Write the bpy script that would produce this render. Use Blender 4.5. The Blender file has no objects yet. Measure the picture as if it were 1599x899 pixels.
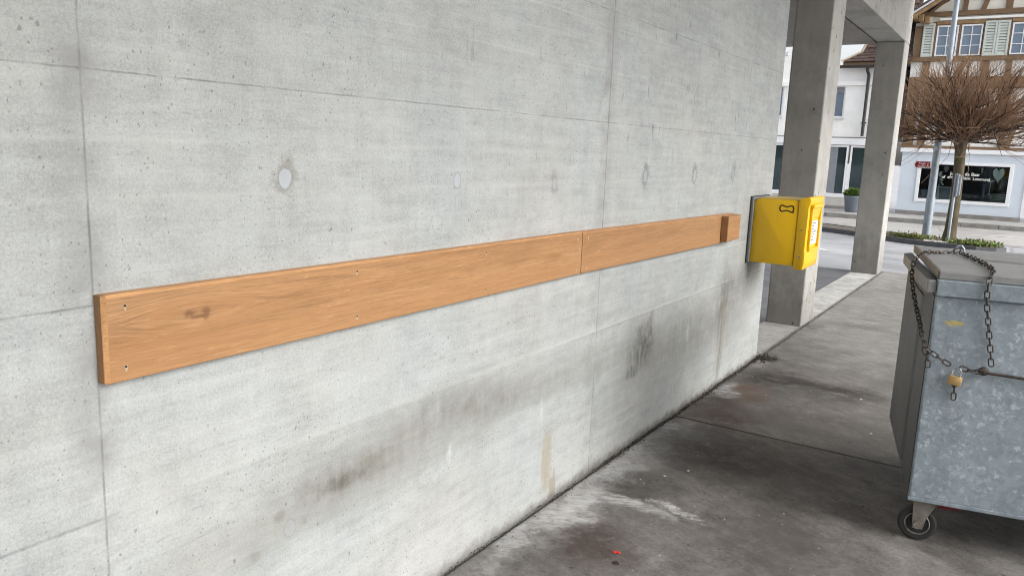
import bpy, bmesh, math, random
from mathutils import Vector, Matrix
random.seed(7)
S = bpy.context.scene
COL = S.collection
R = math.radians

# ------------------------------------------------------------------ helpers: objects
def link(o, parent=None):
    COL.objects.link(o)
    if parent is not None: o.parent = parent
    return o

def tag(o, label=None, cat=None, group=None, kind=None):
    if label: o['label'] = label
    if cat: o['category'] = cat
    if group: o['group'] = group
    if kind: o['kind'] = kind
    return o

def empty(name, loc=(0, 0, 0), rz=0.0, label=None, cat=None, group=None):
    o = bpy.data.objects.new(name, None)
    o.location = loc; o.rotation_euler = (0, 0, rz); o.empty_display_size = .1
    link(o); tag(o, label, cat, group)
    return o

def mesh_obj(name, bm, mat, parent=None, smooth=False, loc=None):
    me = bpy.data.meshes.new(name)
    bmesh.ops.recalc_face_normals(bm, faces=bm.faces[:])
    bm.to_mesh(me); bm.free()
    me.materials.append(mat)
    if smooth:
        for p in me.polygons: p.use_smooth = True
        try: me.set_sharp_from_angle(angle=R(35))
        except Exception: pass
    o = bpy.data.objects.new(name, me)
    if loc: o.location = loc
    return link(o, parent)

def BM(): return bmesh.new()

def box(bm, x0, x1, y0, y1, z0, z1, bev=0.0):
    t = bmesh.new()
    vs = [t.verts.new((x, y, z)) for x in (x0, x1) for y in (y0, y1) for z in (z0, z1)]
    for f in ((0,1,3,2),(4,6,7,5),(0,4,5,1),(2,3,7,6),(0,2,6,4),(1,5,7,3)):
        t.faces.new([vs[i] for i in f])
    bmesh.ops.recalc_face_normals(t, faces=t.faces[:])
    if bev > 0:
        bmesh.ops.bevel(t, geom=t.edges[:], offset=bev, segments=2, affect='EDGES', profile=.5)
    merge(bm, t)

def merge(bm, t, mtx=None):
    if mtx: bmesh.ops.transform(t, matrix=mtx, verts=t.verts[:])
    me = bpy.data.meshes.new('tmp'); t.to_mesh(me); t.free()
    bm.from_mesh(me); bpy.data.meshes.remove(me)

def prism(bm, pts, axis, a, b, bev=0.0):
    """extrude a polygon along an axis; pts are the two other coordinates in xyz order"""
    t = bmesh.new()
    def mk(p, c):
        l = list(p); l.insert(axis, c); return t.verts.new(l)
    A = [mk(p, a) for p in pts]; B = [mk(p, b) for p in pts]
    n = len(pts)
    t.faces.new(A); t.faces.new(B[::-1])
    for i in range(n): t.faces.new((A[i], B[i], B[(i+1) % n], A[(i+1) % n]))
    bmesh.ops.recalc_face_normals(t, faces=t.faces[:])
    if bev > 0: bmesh.ops.bevel(t, geom=t.edges[:], offset=bev, segments=2, affect='EDGES', profile=.5)
    merge(bm, t)

def tube(bm, pts, rad, n=8, closed=False, caps=True):
    pts = [Vector(p) for p in pts]; N = len(pts)
    rads = rad if isinstance(rad, (list, tuple)) else [rad]*N
    rings = []; prev = None
    for i, p in enumerate(pts):
        if closed: d = pts[(i+1) % N] - pts[i-1]
        else: d = pts[min(i+1, N-1)] - pts[max(i-1, 0)]
        if d.length < 1e-9: d = Vector((0, 0, 1))
        d.normalize()
        if prev is None:
            u = d.orthogonal().normalized()
        else:
            u = prev - d*prev.dot(d)
            u = u.normalized() if u.length > 1e-6 else d.orthogonal().normalized()
        prev = u; v = d.cross(u)
        rings.append([bm.verts.new(p + (u*math.cos(2*math.pi*k/n) + v*math.sin(2*math.pi*k/n))*rads[i]) for k in range(n)])
    for i in range(N if closed else N-1):
        a, b = rings[i], rings[(i+1) % N]
        for k in range(n): bm.faces.new((a[k], a[(k+1) % n], b[(k+1) % n], b[k]))
    if caps and not closed:
        bm.faces.new(rings[0][::-1]); bm.faces.new(rings[-1])

def disc_cyl(bm, c, axis, r0, r1, h, n=32):
    """frustum from c along axis"""
    c = Vector(c); axis = Vector(axis).normalized()
    t = bmesh.new()
    bmesh.ops.create_cone(t, cap_ends=True, segments=n, radius1=r0, radius2=r1, depth=h)
    q = Vector((0, 0, 1)).rotation_difference(axis)
    merge(bm, t, Matrix.Translation(c + axis*h/2) @ q.to_matrix().to_4x4())

def lathe(bm, prof, c, axis=(0, 0, 1), n=32):
    c = Vector(c); q = Vector((0, 0, 1)).rotation_difference(Vector(axis).normalized())
    rings = []
    for r, z in prof:
        rings.append([bm.verts.new(c + q @ Vector((r*math.cos(2*math.pi*k/n), r*math.sin(2*math.pi*k/n), z))) for k in range(n)])
    for a, b in zip(rings, rings[1:]):
        for k in range(n): bm.faces.new((a[k], a[(k+1) % n], b[(k+1) % n], b[k]))
    bm.faces.new(rings[0][::-1]); bm.faces.new(rings[-1])

def text_obj(name, body, size, mat, parent, mtx, spacing=1.0, thick=.002, bold=0.0):
    cu = bpy.data.curves.new(name, 'FONT'); cu.body = body; cu.size = size
    cu.extrude = thick; cu.space_character = spacing; cu.offset = bold
    cu.resolution_u = 3
    o = bpy.data.objects.new('t', cu); COL.objects.link(o)
    dg = bpy.context.evaluated_depsgraph_get(); dg.update()
    me = bpy.data.meshes.new_from_object(o.evaluated_get(dg))
    bpy.data.objects.remove(o); bpy.data.curves.remove(cu)
    me.transform(mtx); me.name = name
    me.materials.clear(); me.materials.append(mat)
    t = bpy.data.objects.new(name, me)
    return link(t, parent)

# ------------------------------------------------------------------ helpers: materials
class NT:
    def __init__(s, name):
        s.m = bpy.data.materials.new(name); s.m.use_nodes = True
        s.t = s.m.node_tree; s.t.nodes.clear()
        s.out = s.t.nodes.new('ShaderNodeOutputMaterial')
        s.bsdf = s.t.nodes.new('ShaderNodeBsdfPrincipled')
        s.t.links.new(s.bsdf.outputs[0], s.out.inputs[0])
        s.tc = s.t.nodes.new('ShaderNodeTexCoord')
        s.P = s.tc.outputs['Object']
    def n(s, ty, **kw):
        nd = s.t.nodes.new(ty)
        for k, v in kw.items(): setattr(nd, k, v)
        return nd
    def put(s, sock, v):
        if isinstance(v, bpy.types.NodeSocket): s.t.links.new(v, sock)
        elif v is not None:
            if sock.type == 'RGBA' and len(v) == 3: v = (*v, 1)
            sock.default_value = v
    def math(s, op, a, b=None, c=None, clamp=False):
        nd = s.n('ShaderNodeMath', operation=op, use_clamp=clamp)
        for i, v in enumerate((a, b, c)):
            if v is not None: s.put(nd.inputs[i], v)
        return nd.outputs[0]
    def vmath(s, op, a, b=None):
        nd = s.n('ShaderNodeVectorMath', operation=op)
        s.put(nd.inputs[0], a)
        if b is not None: s.put(nd.inputs[1], b)
        return nd.outputs['Value' if op in ('LENGTH', 'DOT_PRODUCT', 'DISTANCE') else 'Vector']
    def map(s, v, scale=(1, 1, 1), loc=(0, 0, 0), rot=(0, 0, 0)):
        nd = s.n('ShaderNodeMapping'); s.put(nd.inputs['Vector'], v)
        nd.inputs['Scale'].default_value = scale; nd.inputs['Location'].default_value = loc
        nd.inputs['Rotation'].default_value = rot
        return nd.outputs[0]
    def noise(s, scale, v=None, detail=4, rough=.55, dist=0.0, stretch=None, loc=(0, 0, 0), color=False):
        v = v or s.P
        if stretch or loc != (0, 0, 0): v = s.map(v, stretch or (1, 1, 1), loc)
        nd = s.n('ShaderNodeTexNoise'); s.put(nd.inputs['Vector'], v)
        nd.inputs['Scale'].default_value = scale; nd.inputs['Detail'].default_value = detail
        nd.inputs['Roughness'].default_value = rough; nd.inputs['Distortion'].default_value = dist
        return nd.outputs['Color' if color else 'Fac']
    def voro(s, scale, v=None, feature='F1', stretch=None, rnd=1.0):
        v = v or s.P
        if stretch: v = s.map(v, stretch)
        nd = s.n('ShaderNodeTexVoronoi', feature=feature); s.put(nd.inputs['Vector'], v)
        nd.inputs['Scale'].default_value = scale; nd.inputs['Randomness'].default_value = rnd
        return nd
    def rng(s, v, a, b, lo=0.0, hi=1.0, smooth=False):
        nd = s.n('ShaderNodeMapRange', interpolation_type='SMOOTHSTEP' if smooth else 'LINEAR', clamp=True)
        s.put(nd.inputs[0], v)
        for i, x in zip((1, 2, 3, 4), (a, b, lo, hi)): nd.inputs[i].default_value = x
        return nd.outputs[0]
    def mix(s, f, a, b, mode='MIX'):
        nd = s.n('ShaderNodeMix', data_type='RGBA', blend_type=mode)
        s.put(nd.inputs[0], f); s.put(nd.inputs[6], a); s.put(nd.inputs[7], b)
        return nd.outputs[2]
    def ramp(s, v, stops, interp='LINEAR'):
        nd = s.n('ShaderNodeValToRGB'); s.put(nd.inputs[0], v)
        cr = nd.color_ramp; cr.interpolation = interp
        while len(cr.elements) < len(stops): cr.elements.new(.5)
        for e, (p, c) in zip(cr.elements, stops):
            e.position = p
            e.color = (c, c, c, 1) if isinstance(c, (int, float)) else (*c, 1)
        return nd.outputs[0]
    def sep(s, v):
        nd = s.n('ShaderNodeSeparateXYZ'); s.put(nd.inputs[0], v); return nd.outputs
    def comb(s, x, y, z):
        nd = s.n('ShaderNodeCombineXYZ')
        for i, v in enumerate((x, y, z)): s.put(nd.inputs[i], v)
        return nd.outputs[0]
    def blob(s, P2, c, r, soft=1.0, edge=None):
        """1 inside an ellipsoid c (3), r (3), falling to 0 at its rim; edge noise socket added to the distance"""
        m = s.map(P2, tuple(1/k for k in r), tuple(-a/k for a, k in zip(c, r)))
        d = s.vmath('LENGTH', m)
        if edge is not None: d = s.math('ADD', d, edge)
        return s.rng(d, 1.0 - soft, 1.0, 1, 0, smooth=True)
    def line(s, coord, pos, w):
        d = s.math('ABSOLUTE', s.math('SUBTRACT', coord, pos))
        return s.rng(d, w*.25, w, 1, 0)
    def bump(s, h, strength=.3, dist=.01, normal=None):
        nd = s.n('ShaderNodeBump'); s.put(nd.inputs['Height'], h)
        nd.inputs['Strength'].default_value = strength; nd.inputs['Distance'].default_value = dist
        if normal is not None: s.put(nd.inputs['Normal'], normal)
        return nd.outputs[0]
    def fin(s, color, rough=.6, metal=0.0, normal=None, spec=.5):
        b = s.bsdf
        s.put(b.inputs['Base Color'], color); s.put(b.inputs['Roughness'], rough)
        s.put(b.inputs['Metallic'], metal); s.put(b.inputs['Specular IOR Level'], spec)
        if normal is not None: s.put(b.inputs['Normal'], normal)
        return s.m

def simple(name, col, rough=.6, metal=0.0, var=.15, scale=8, bump=.0, spec=.5, grime=None, stretch=None):
    k = NT(name)
    n = k.noise(scale, detail=5, rough=.6, stretch=stretch)
    f = k.rng(n, .25, .75, 1-var, 1+var)
    c = k.mix(1.0, col, k.comb(f, f, f), 'MULTIPLY')
    if grime:
        g = k.rng(k.noise(scale*.4, detail=6, rough=.7, loc=(3, 1, 2)), .5, .72, 0, .7)
        c = k.mix(g, c, grime)
    nm = k.bump(n, bump, .01) if bump else None
    return k.fin(c, k.rng(n, .3, .7, max(rough-.08, 0), min(rough+.08, 1)), metal, nm, spec)

# ------------------------------------------------------------------ concrete wall material (object space = metres on the wall)
def mat_wall():
    k = NT('fair_faced_concrete')
    x, y, z = k.sep(k.P)
    warp = k.noise(5, detail=5, rough=.65, color=True)
    wv = k.vmath('SUBTRACT', warp, (.5, .5, .5))
    PW = k.vmath('ADD', k.P, k.vmath('MULTIPLY', wv, (.12, .22, .12)))
    edge = k.math('MULTIPLY', k.math('SUBTRACT', k.noise(22, detail=4, rough=.7, stretch=(1, 1, .5)), .5), 1.1)
    # cloudy tone
    big = k.noise(.9, detail=3, rough=.5)
    med = k.noise(5, detail=6, rough=.62)
    strk = k.noise(1, detail=6, rough=.62, stretch=(1, 2.2, 26))
    strk2 = k.noise(1, detail=4, rough=.6, stretch=(1, 9, 150))
    fine = k.noise(130, detail=3, rough=.7)
    vstr = k.noise(1, detail=5, rough=.6, stretch=(1, 34, 2.2))
    tone = k.math('ADD', k.rng(big, .3, .7, -.05, .05), k.rng(med, .25, .75, -.13, .12))
    tone = k.math('ADD', tone, k.rng(strk, .25, .75, -.12, .10))
    tone = k.math('ADD', tone, k.rng(strk2, .3, .7, -.025, .025))
    tone = k.math('ADD', tone, k.math('ADD', k.rng(fine, .3, .7, -.12, .12), k.rng(k.noise(320, detail=2, rough=.6), .3, .7, -.10, .10)))
    scaly = k.noise(16, detail=9, rough=.82, stretch=(1, .8, 1.3), loc=(2, 5, 1))
    tone = k.math('ADD', tone, k.rng(scaly, .35, .65, -.10, .10))
    tone = k.math('ADD', tone, k.rng(vstr, .3, .7, -.03, .03))
    # panel-to-panel tint, plus painted shade darkening the far end and the top
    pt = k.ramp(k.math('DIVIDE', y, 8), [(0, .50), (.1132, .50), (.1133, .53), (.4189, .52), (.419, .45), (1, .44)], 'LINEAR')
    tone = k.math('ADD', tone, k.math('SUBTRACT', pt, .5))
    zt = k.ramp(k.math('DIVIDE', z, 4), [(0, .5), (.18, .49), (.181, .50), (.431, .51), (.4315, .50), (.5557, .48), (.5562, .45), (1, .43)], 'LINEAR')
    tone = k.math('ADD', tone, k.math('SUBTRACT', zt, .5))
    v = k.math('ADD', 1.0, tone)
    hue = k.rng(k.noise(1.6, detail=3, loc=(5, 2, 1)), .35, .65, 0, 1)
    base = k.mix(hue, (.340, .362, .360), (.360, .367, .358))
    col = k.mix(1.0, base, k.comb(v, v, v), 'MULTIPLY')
    # pale board imprints: horizontal ridges
    zz = k.math('ADD', z, k.math('MULTIPLY', k.math('SUBTRACT', k.noise(1.3, detail=2), .5), .03))
    ridges = [.10, .235, .36, .475, .60, .855, .985, 1.33, 1.455, 1.58, 1.84, 1.955, 2.06, 2.15, 2.36, 2.5, 2.64]
    st = [(0, 0)]
    for rz in ridges:
        p = rz/3.0
        st += [(p-.0030, 0), (p, 1)] if len(st) < 30 else []
        if len(st) < 31: st += [(p+.0022, 0)]
    st = st[:32]
    h1 = k.ramp(k.math('DIVIDE', zz, 3.0), st[:31])
    # remaining ridges separately
    h2 = k.math('MAXIMUM', k.line(zz, 1.955, .006), k.math('MAXIMUM', k.line(zz, 2.06, .006), k.line(zz, 2.15, .006)))
    hl = k.math('MAXIMUM', h1, h2)
    hl = k.math('MULTIPLY', hl, k.rng(k.noise(1.7, detail=4, stretch=(1, 1, 3), loc=(9, 0, 0)), .42, .62, 0, .3))
    col = k.mix(hl, col, (.50, .505, .49))
    scar = k.math('MULTIPLY', k.rng(k.noise(1, detail=7, rough=.75, stretch=(1, 9, 90), loc=(5, 1, 8)), .585, .64, 0, 1), k.rng(k.noise(1.3, detail=5, rough=.7, stretch=(1, 1, 2), loc=(2, 8, 6)), .47, .62, 0, .5))
    col = k.mix(scar, col, (.21, .212, .205))
    scm = k.math('MULTIPLY', k.rng(scaly, .56, .66, 0, 1), k.rng(k.noise(1.9, detail=4, rough=.6, loc=(7, 3, 2)), .48, .62, 0, .55))
    col = k.mix(scm, col, (.17, .172, .165))
    # thin darker horizontal smears
    sm = k.math('MULTIPLY', k.rng(k.noise(1, detail=5, rough=.7, stretch=(1, 4, 60), loc=(2, 3, 4)), .60, .74, 0, 1),
                k.rng(k.noise(2.2, detail=2, loc=(1, 7, 0)), .45, .65, 0, 1))
    col = k.mix(k.math('MULTIPLY', sm, .4), col, (.20, .20, .19))
    # dark vertical flecks toward the far, upper end
    fl = k.rng(k.noise(1, detail=3, rough=.6, stretch=(1, 34, 8), loc=(0, 0, 3)), .615, .70, 0, 1)
    fl = k.math('MULTIPLY', fl, k.math('MULTIPLY', k.rng(y, 1.6, 4.2, .15, 1), k.rng(z, .9, 1.8, .15, 1)))
    fl = k.math('MULTIPLY', fl, k.rng(k.noise(3, detail=3), .4, .58, .15, .85))
    col = k.mix(fl, col, (.11, .11, .105))
    # seams
    wob = k.math('MULTIPLY', k.math('SUBTRACT', k.noise(9, detail=4, rough=.7), .5), .006)
    yw = k.math('ADD', y, wob); zw = k.math('ADD', z, wob)
    sn = k.noise(7, detail=5, rough=.7, loc=(4, 4, 4))
    sA = k.rng(sn, .36, .62, .15, 1)
    sv = k.math('MAXIMUM', k.line(yw, .906, .0036), k.line(yw, 3.352, .0060))
    sv = k.math('MULTIPLY', sv, sA)
    sv5 = k.math('MULTIPLY', k.line(yw, 4.78, .008), k.rng(sn, .45, .65, 0, .3))
    shz = k.math('MAXIMUM', k.line(zw, 1.725, .0030), k.math('MULTIPLY', k.line(zw, 2.218, .004), .8))
    shz = k.math('MULTIPLY', shz, k.rng(sn, .38, .62, .08, .85))
    low = k.math('MULTIPLY', k.line(zw, .722, .006), k.math('MAXIMUM', k.rng(y, .85, .95, .8, .12), k.rng(y, 2.7, 3.4, 0, .55)))
    lft = k.math('MULTIPLY', k.line(zw, 1.221, .0042), k.rng(y, .90, .91, .85, 0))
    seam = k.math('MAXIMUM', k.math('MAXIMUM', sv, shz), k.math('MAXIMUM', k.math('MULTIPLY', low, k.rng(sn, .35, .6, .2, 1)), k.math('MULTIPLY', lft, sA)))
    seam = k.math('MAXIMUM', seam, sv5)
    # soft dark bleeding beside vertical seams
    bl = k.math('MAXIMUM', k.line(yw, .895, .075), k.line(yw, 3.33, .10))
    bl = k.math('MULTIPLY', bl, k.rng(k.noise(4, detail=5, rough=.65, stretch=(1, 1, 1.6)), .42, .68, 0, .75))
    col = k.mix(bl, col, (.22, .222, .222))
    pale = k.math('MULTIPLY', k.rng(k.math('ABSOLUTE', k.math('SUBTRACT', z, .735)), .004, .016, 1, 0), k.rng(y, .9, 1.2, 0, .3))
    col = k.mix(k.math('MULTIPLY', pale, k.rng(sn, .35, .6, .2, 1)), col, (.50, .50, .48))
    col = k.mix(k.math('MULTIPLY', seam, .68), col, (.11, .11, .113))
    # tie-hole plugs: grey halo + pale filling with fine dark rim
    e2w = None
    halos = [((0, 1.442, 1.497), (9, .055, .062), .8, (.20, .195, .165)), ((0, 2.205, 1.475), (9, .03, .045), .25, (.21, .21, .2)),
             ((0, 2.881, 1.455), (9, .038, .07), .5, (.16, .16, .15)), ((0, 3.814, 1.480), (9, .06, .085), .75, (.13, .13, .125)),
             ((0, 4.53, 1.482), (9, .06, .085), .85, (.12, .12, .115)), ((0, 5.249, 1.482), (9, .07, .085), .75, (.13, .13, .125)),
             ((0, 1.441, .477), (9, .032, .034), .35, (.18, .18, .18)), ((0, 1.405, .53), (9, .035, .024), .7, (.16, .16, .15)),
             ((0, 1.50, .475), (9, .012, .016), .6, (.18, .18, .165)), ((0, 1.32, .44), (9, .03, .02), .5, (.19, .19, .17))]
    e2 = k.math('MULTIPLY', k.math('SUBTRACT', scaly, .5), 2.6)
    for c, r, a, cc in halos:
        m = k.math('MULTIPLY', k.blob(k.P, c, r, .7, e2), a*.8)
        col = k.mix(m, col, cc)
    plugs = [(1.442, 1.491, .021, .026, 1), (2.205, 1.475, .018, .026, .7), (2.881, 1.451, .016, .026, .45), (3.814, 1.472, .024, .032, .6),
             (4.53, 1.472, .026, .036, .75), (5.249, 1.473, .026, .034, .45), (1.441, .477, .021, .025, .6)]
    for yy, zz_, ry, rz, a in plugs:
        d = k.vmath('LENGTH', k.map(k.P, (0, 1/ry, 1/rz), (0, -yy/ry, -zz_/rz)))
        d = k.math('ADD', d, k.math('MULTIPLY', edge, .9))
        ring = k.math('MULTIPLY', k.rng(k.math('ABSOLUTE', k.math('SUBTRACT', d, 1.08)), .04, .2, 1, 0), .4*a)
        col = k.mix(ring, col, (.19, .20, .205))
        col = k.mix(k.math('MULTIPLY', k.rng(d, .80, 1.05, .95*a, 0), k.rng(scaly, .36, .64, .85, .45)), col, (.46, .50, .56))
    # stains
    brn = (.125, .112, .092)
    streaky = k.rng(vstr, .40, .62, .15, 1)
    cloud = k.rng(k.math('ADD', k.math('MULTIPLY', k.noise(9, detail=9, rough=.80, loc=(3, 3, 3)), .65), k.math('MULTIPLY', vstr, .35)), .34, .62, .1, 1)
    stains = [((0, 1.68, .57), (9, .34, .085), .75, brn), ((0, 1.66, .555), (9, .13, .04), .75, (.07, .06, .045)), ((0, 2.25, .65), (9, .5, .11), .5, brn), ((0, 2.55, .58), (9, .3, .07), .5, (.14, .13, .115)),
              ((0, 3.1, .58), (9, .9, .16), .5, (.17, .165, .145)), ((0, 1.2, .50), (9, .5, .10), .3, (.32, .31, .27)),
              ((0, 4.7, .50), (9, 1.0, .24), .65, (.15, .147, .13)), ((0, 5.55, .72), (9, .5, .16), .6, (.13, .125, .11)),
              ((0, 5.25, .62), (9, .32, .26), .8, (.085, .08, .065)),
              ((0, 6.0, .9), (9, .25, .25), .3, (.17, .17, .16)), ((0, 2.2, .3), (9, 1.0, .12), .12, (.35, .35, .33))]
    for c, r, a, cc in (((0, 4.5, .42), (9, 1.6, .36), .58, (.14, .136, .12)), ((0, 2.1, .60), (9, 1.2, .20), .60, (.165, .155, .13)), ((0, 1.5, .50), (9, .8, .15), .5, (.165, .155, .13)), ((0, 5.5, .55), (9, .65, .55), .5, (.12, .115, .10)), ((0, 3.9, .55), (9, .4, .28), .5, (.12, .115, .10))):
        col = k.mix(k.math('MULTIPLY', k.blob(PW, c, r, .95), k.math('MULTIPLY', k.rng(cloud, 0, 1, .45, 1), a)), col, cc)
    for c, r, a, cc in stains:
        a = min(1, a*.95)
        m = k.math('MULTIPLY', k.blob(PW, c, r, .85), k.math('MULTIPLY', cloud, a))
        col = k.mix(m, col, cc)
    # black rubbed mark (vertical scratches)
    blk = k.rng(k.noise(1, detail=6, rough=.75, stretch=(1, 34, 12), loc=(7, 7, 7)), .38, .64, 0, 1)
    for c, r, a in (((0, 3.93, .55), (9, .19, .15), 1.0), ((0, 3.80, .43), (9, .10, .05), .9), ((0, 4.03, .69), (9, .06, .06), .8), ((0, 5.78, .78), (9, .14, .08), .9)):
        m = k.math('MULTIPLY', k.blob(PW, c, tuple(v*1.12 for v in r), .7), k.math('MULTIPLY', blk, a*.85))
        col = k.mix(m, col, (.045, .042, .04))
    # rusty run at the far end
    dr = k.math('MULTIPLY', k.blob(k.P, (0, 5.27, .33), (9, .10, .46), .6), streaky)
    col = k.mix(k.math('MULTIPLY', dr, .7), col, (.14, .115, .078))
    # tan leaf-shaped run and filler patches
    e3 = k.math('MULTIPLY', k.math('SUBTRACT', k.noise(30, detail=8, rough=.8, stretch=(1, 1.6, .5)), .5), 2.2)
    lf = k.blob(k.P, (0, 2.925, .20), (9, .056, .185), .45, k.math('MULTIPLY', e3, .35))
    col = k.mix(k.math('MULTIPLY', lf, k.rng(vstr, .35, .6, .5, .85)), col, (.29, .25, .185))
    lf2 = k.blob(k.P, (0, 2.99, .04), (9, .035, .12), .4, e3)
    col = k.mix(k.math('MULTIPLY', lf2, .7), col, (.26, .22, .16))
    for c, r, a in (((0, 2.86, .46), (9, .022, .085), .7), ((0, 2.20, .465), (9, .028, .055), .75), ((0, 4.62, .50), (9, .04, .085), .55), ((0, 5.20, .60), (9, .03, .05), .5)):
        m = k.math('MULTIPLY', k.blob(k.P, c, r, .9, e3), k.math('MULTIPLY', k.rng(scaly, .36, .58, .25, 1), a*.8))
        col = k.mix(m, col, (.50, .52, .54))
    # soft blotches in the grey: dried cement haze
    col = k.mix(k.math('MULTIPLY', k.rng(k.noise(2.6, detail=7, rough=.7, loc=(8, 1, 5)), .55, .75, 0, 1), .35), col, (.46, .46, .445))
    # dirt splash above the floor
    sp = k.math('ADD', z, k.math('MULTIPLY', k.math('SUBTRACT', k.noise(14, detail=5, rough=.7), .5), .10))
    spl = k.math('MULTIPLY', k.rng(sp, .005, .045, 1, 0), k.rng(y, 1.5, 4.5, .4, .95))
    col = k.mix(spl, col, (.10, .09, .08))
    # blow-holes
    def pits(sc, stretch, thr, rad, sel):
        vn = k.voro(sc, k.vmath('ADD', k.P, k.vmath('MULTIPLY', wv, (.0, .01, .01))), stretch=stretch)
        cc = k.sep(vn.outputs['Color'])
        r = k.math('MULTIPLY', k.rng(cc[0], thr, 1.0, 0, 1), rad)
        d = k.math('SUBTRACT', k.math('ADD', vn.outputs['Distance'], k.math('MULTIPLY', k.math('SUBTRACT', fine, .5), .22)), r)
        m = k.rng(d, -.02, .015, 1, 0)
        return k.math('MULTIPLY', m, k.rng(sel, .40, .56, 0, 1))
    clus = k.noise(2.1, detail=3, rough=.6, loc=(6, 6, 6))
    p1 = pits(24, (1, 1.15, .8), .72, .11, clus)
    p2 = pits(80, (1, 1.15, .8), .66, .22, k.noise(4, detail=3, loc=(1, 6, 2)))
    pt_ = k.math('MAXIMUM', k.math('MULTIPLY', p1, .8), k.math('MULTIPLY', p2, .75))
    col = k.mix(k.math('MULTIPLY', pt_, .68), col, (.11, .11, .105))
    h = k.math('ADD', k.math('MULTIPLY', k.math('ADD', fine, k.math('MULTIPLY', med, 1.5)), .10), k.math('MULTIPLY', k.math('MAXIMUM', seam, pt_), -.8))
    h = k.math('ADD', h, k.math('MULTIPLY', hl, .35))
    nm = k.bump(h, .45, .005)
    return k.fin(col, k.rng(med, .3, .7, .6, .8), 0, nm, .35)

def mat_concrete(name, base, dark, pit=True, stain_z=None):
    """plain cast concrete for pillars and slab edge"""
    k = NT(name)
    x, y, z = k.sep(k.P)
    med = k.noise(4, detail=6, rough=.65)
    vs = k.noise(1, detail=5, rough=.6, stretch=(16, 16, 1.6))
    fine = k.noise(110, detail=3, rough=.7)
    v = k.math('ADD', k.rng(med, .25, .75, .85, 1.13), k.math('ADD', k.rng(vs, .3, .7, -.07, .07), k.rng(fine, .3, .7, -.05, .05)))
    col = k.mix(1.0, base, k.comb(v, v, v), 'MULTIPLY')
    st = k.rng(k.noise(2.2, detail=6, rough=.7, loc=(3, 2, 1)), .5, .72, 0, .45)
    col = k.mix(st, col, dark)
    vn = k.voro(13, stretch=(1, 1, .75)); c0 = k.sep(vn.outputs['Color'])
    d = k.math('SUBTRACT', vn.outputs['Distance'], k.math('MULTIPLY', k.rng(c0[0], .62, 1, 0, 1), .18))
    p = k.rng(d, -.02, .015, 1, 0)
    col = k.mix(k.math('MULTIPLY', p, .8), col, (.07, .07, .065))
    # dirt climbing from the ground
    g = k.math('ADD', z, k.math('MULTIPLY', k.math('SUBTRACT', k.noise(5, detail=5, rough=.7, stretch=(2, 2, 1)), .5), .9))
    gm = k.math('MAXIMUM', k.rng(g, .0, .75, .55, 0, smooth=True), k.rng(z, .0, .05, .7, 0))
    col = k.mix(gm, col, (.085, .08, .068))
    h = k.math('SUBTRACT', k.math('MULTIPLY', fine, .2), p)
    return k.fin(col, .8, 0, k.bump(h, .4, .004), .3)

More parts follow.
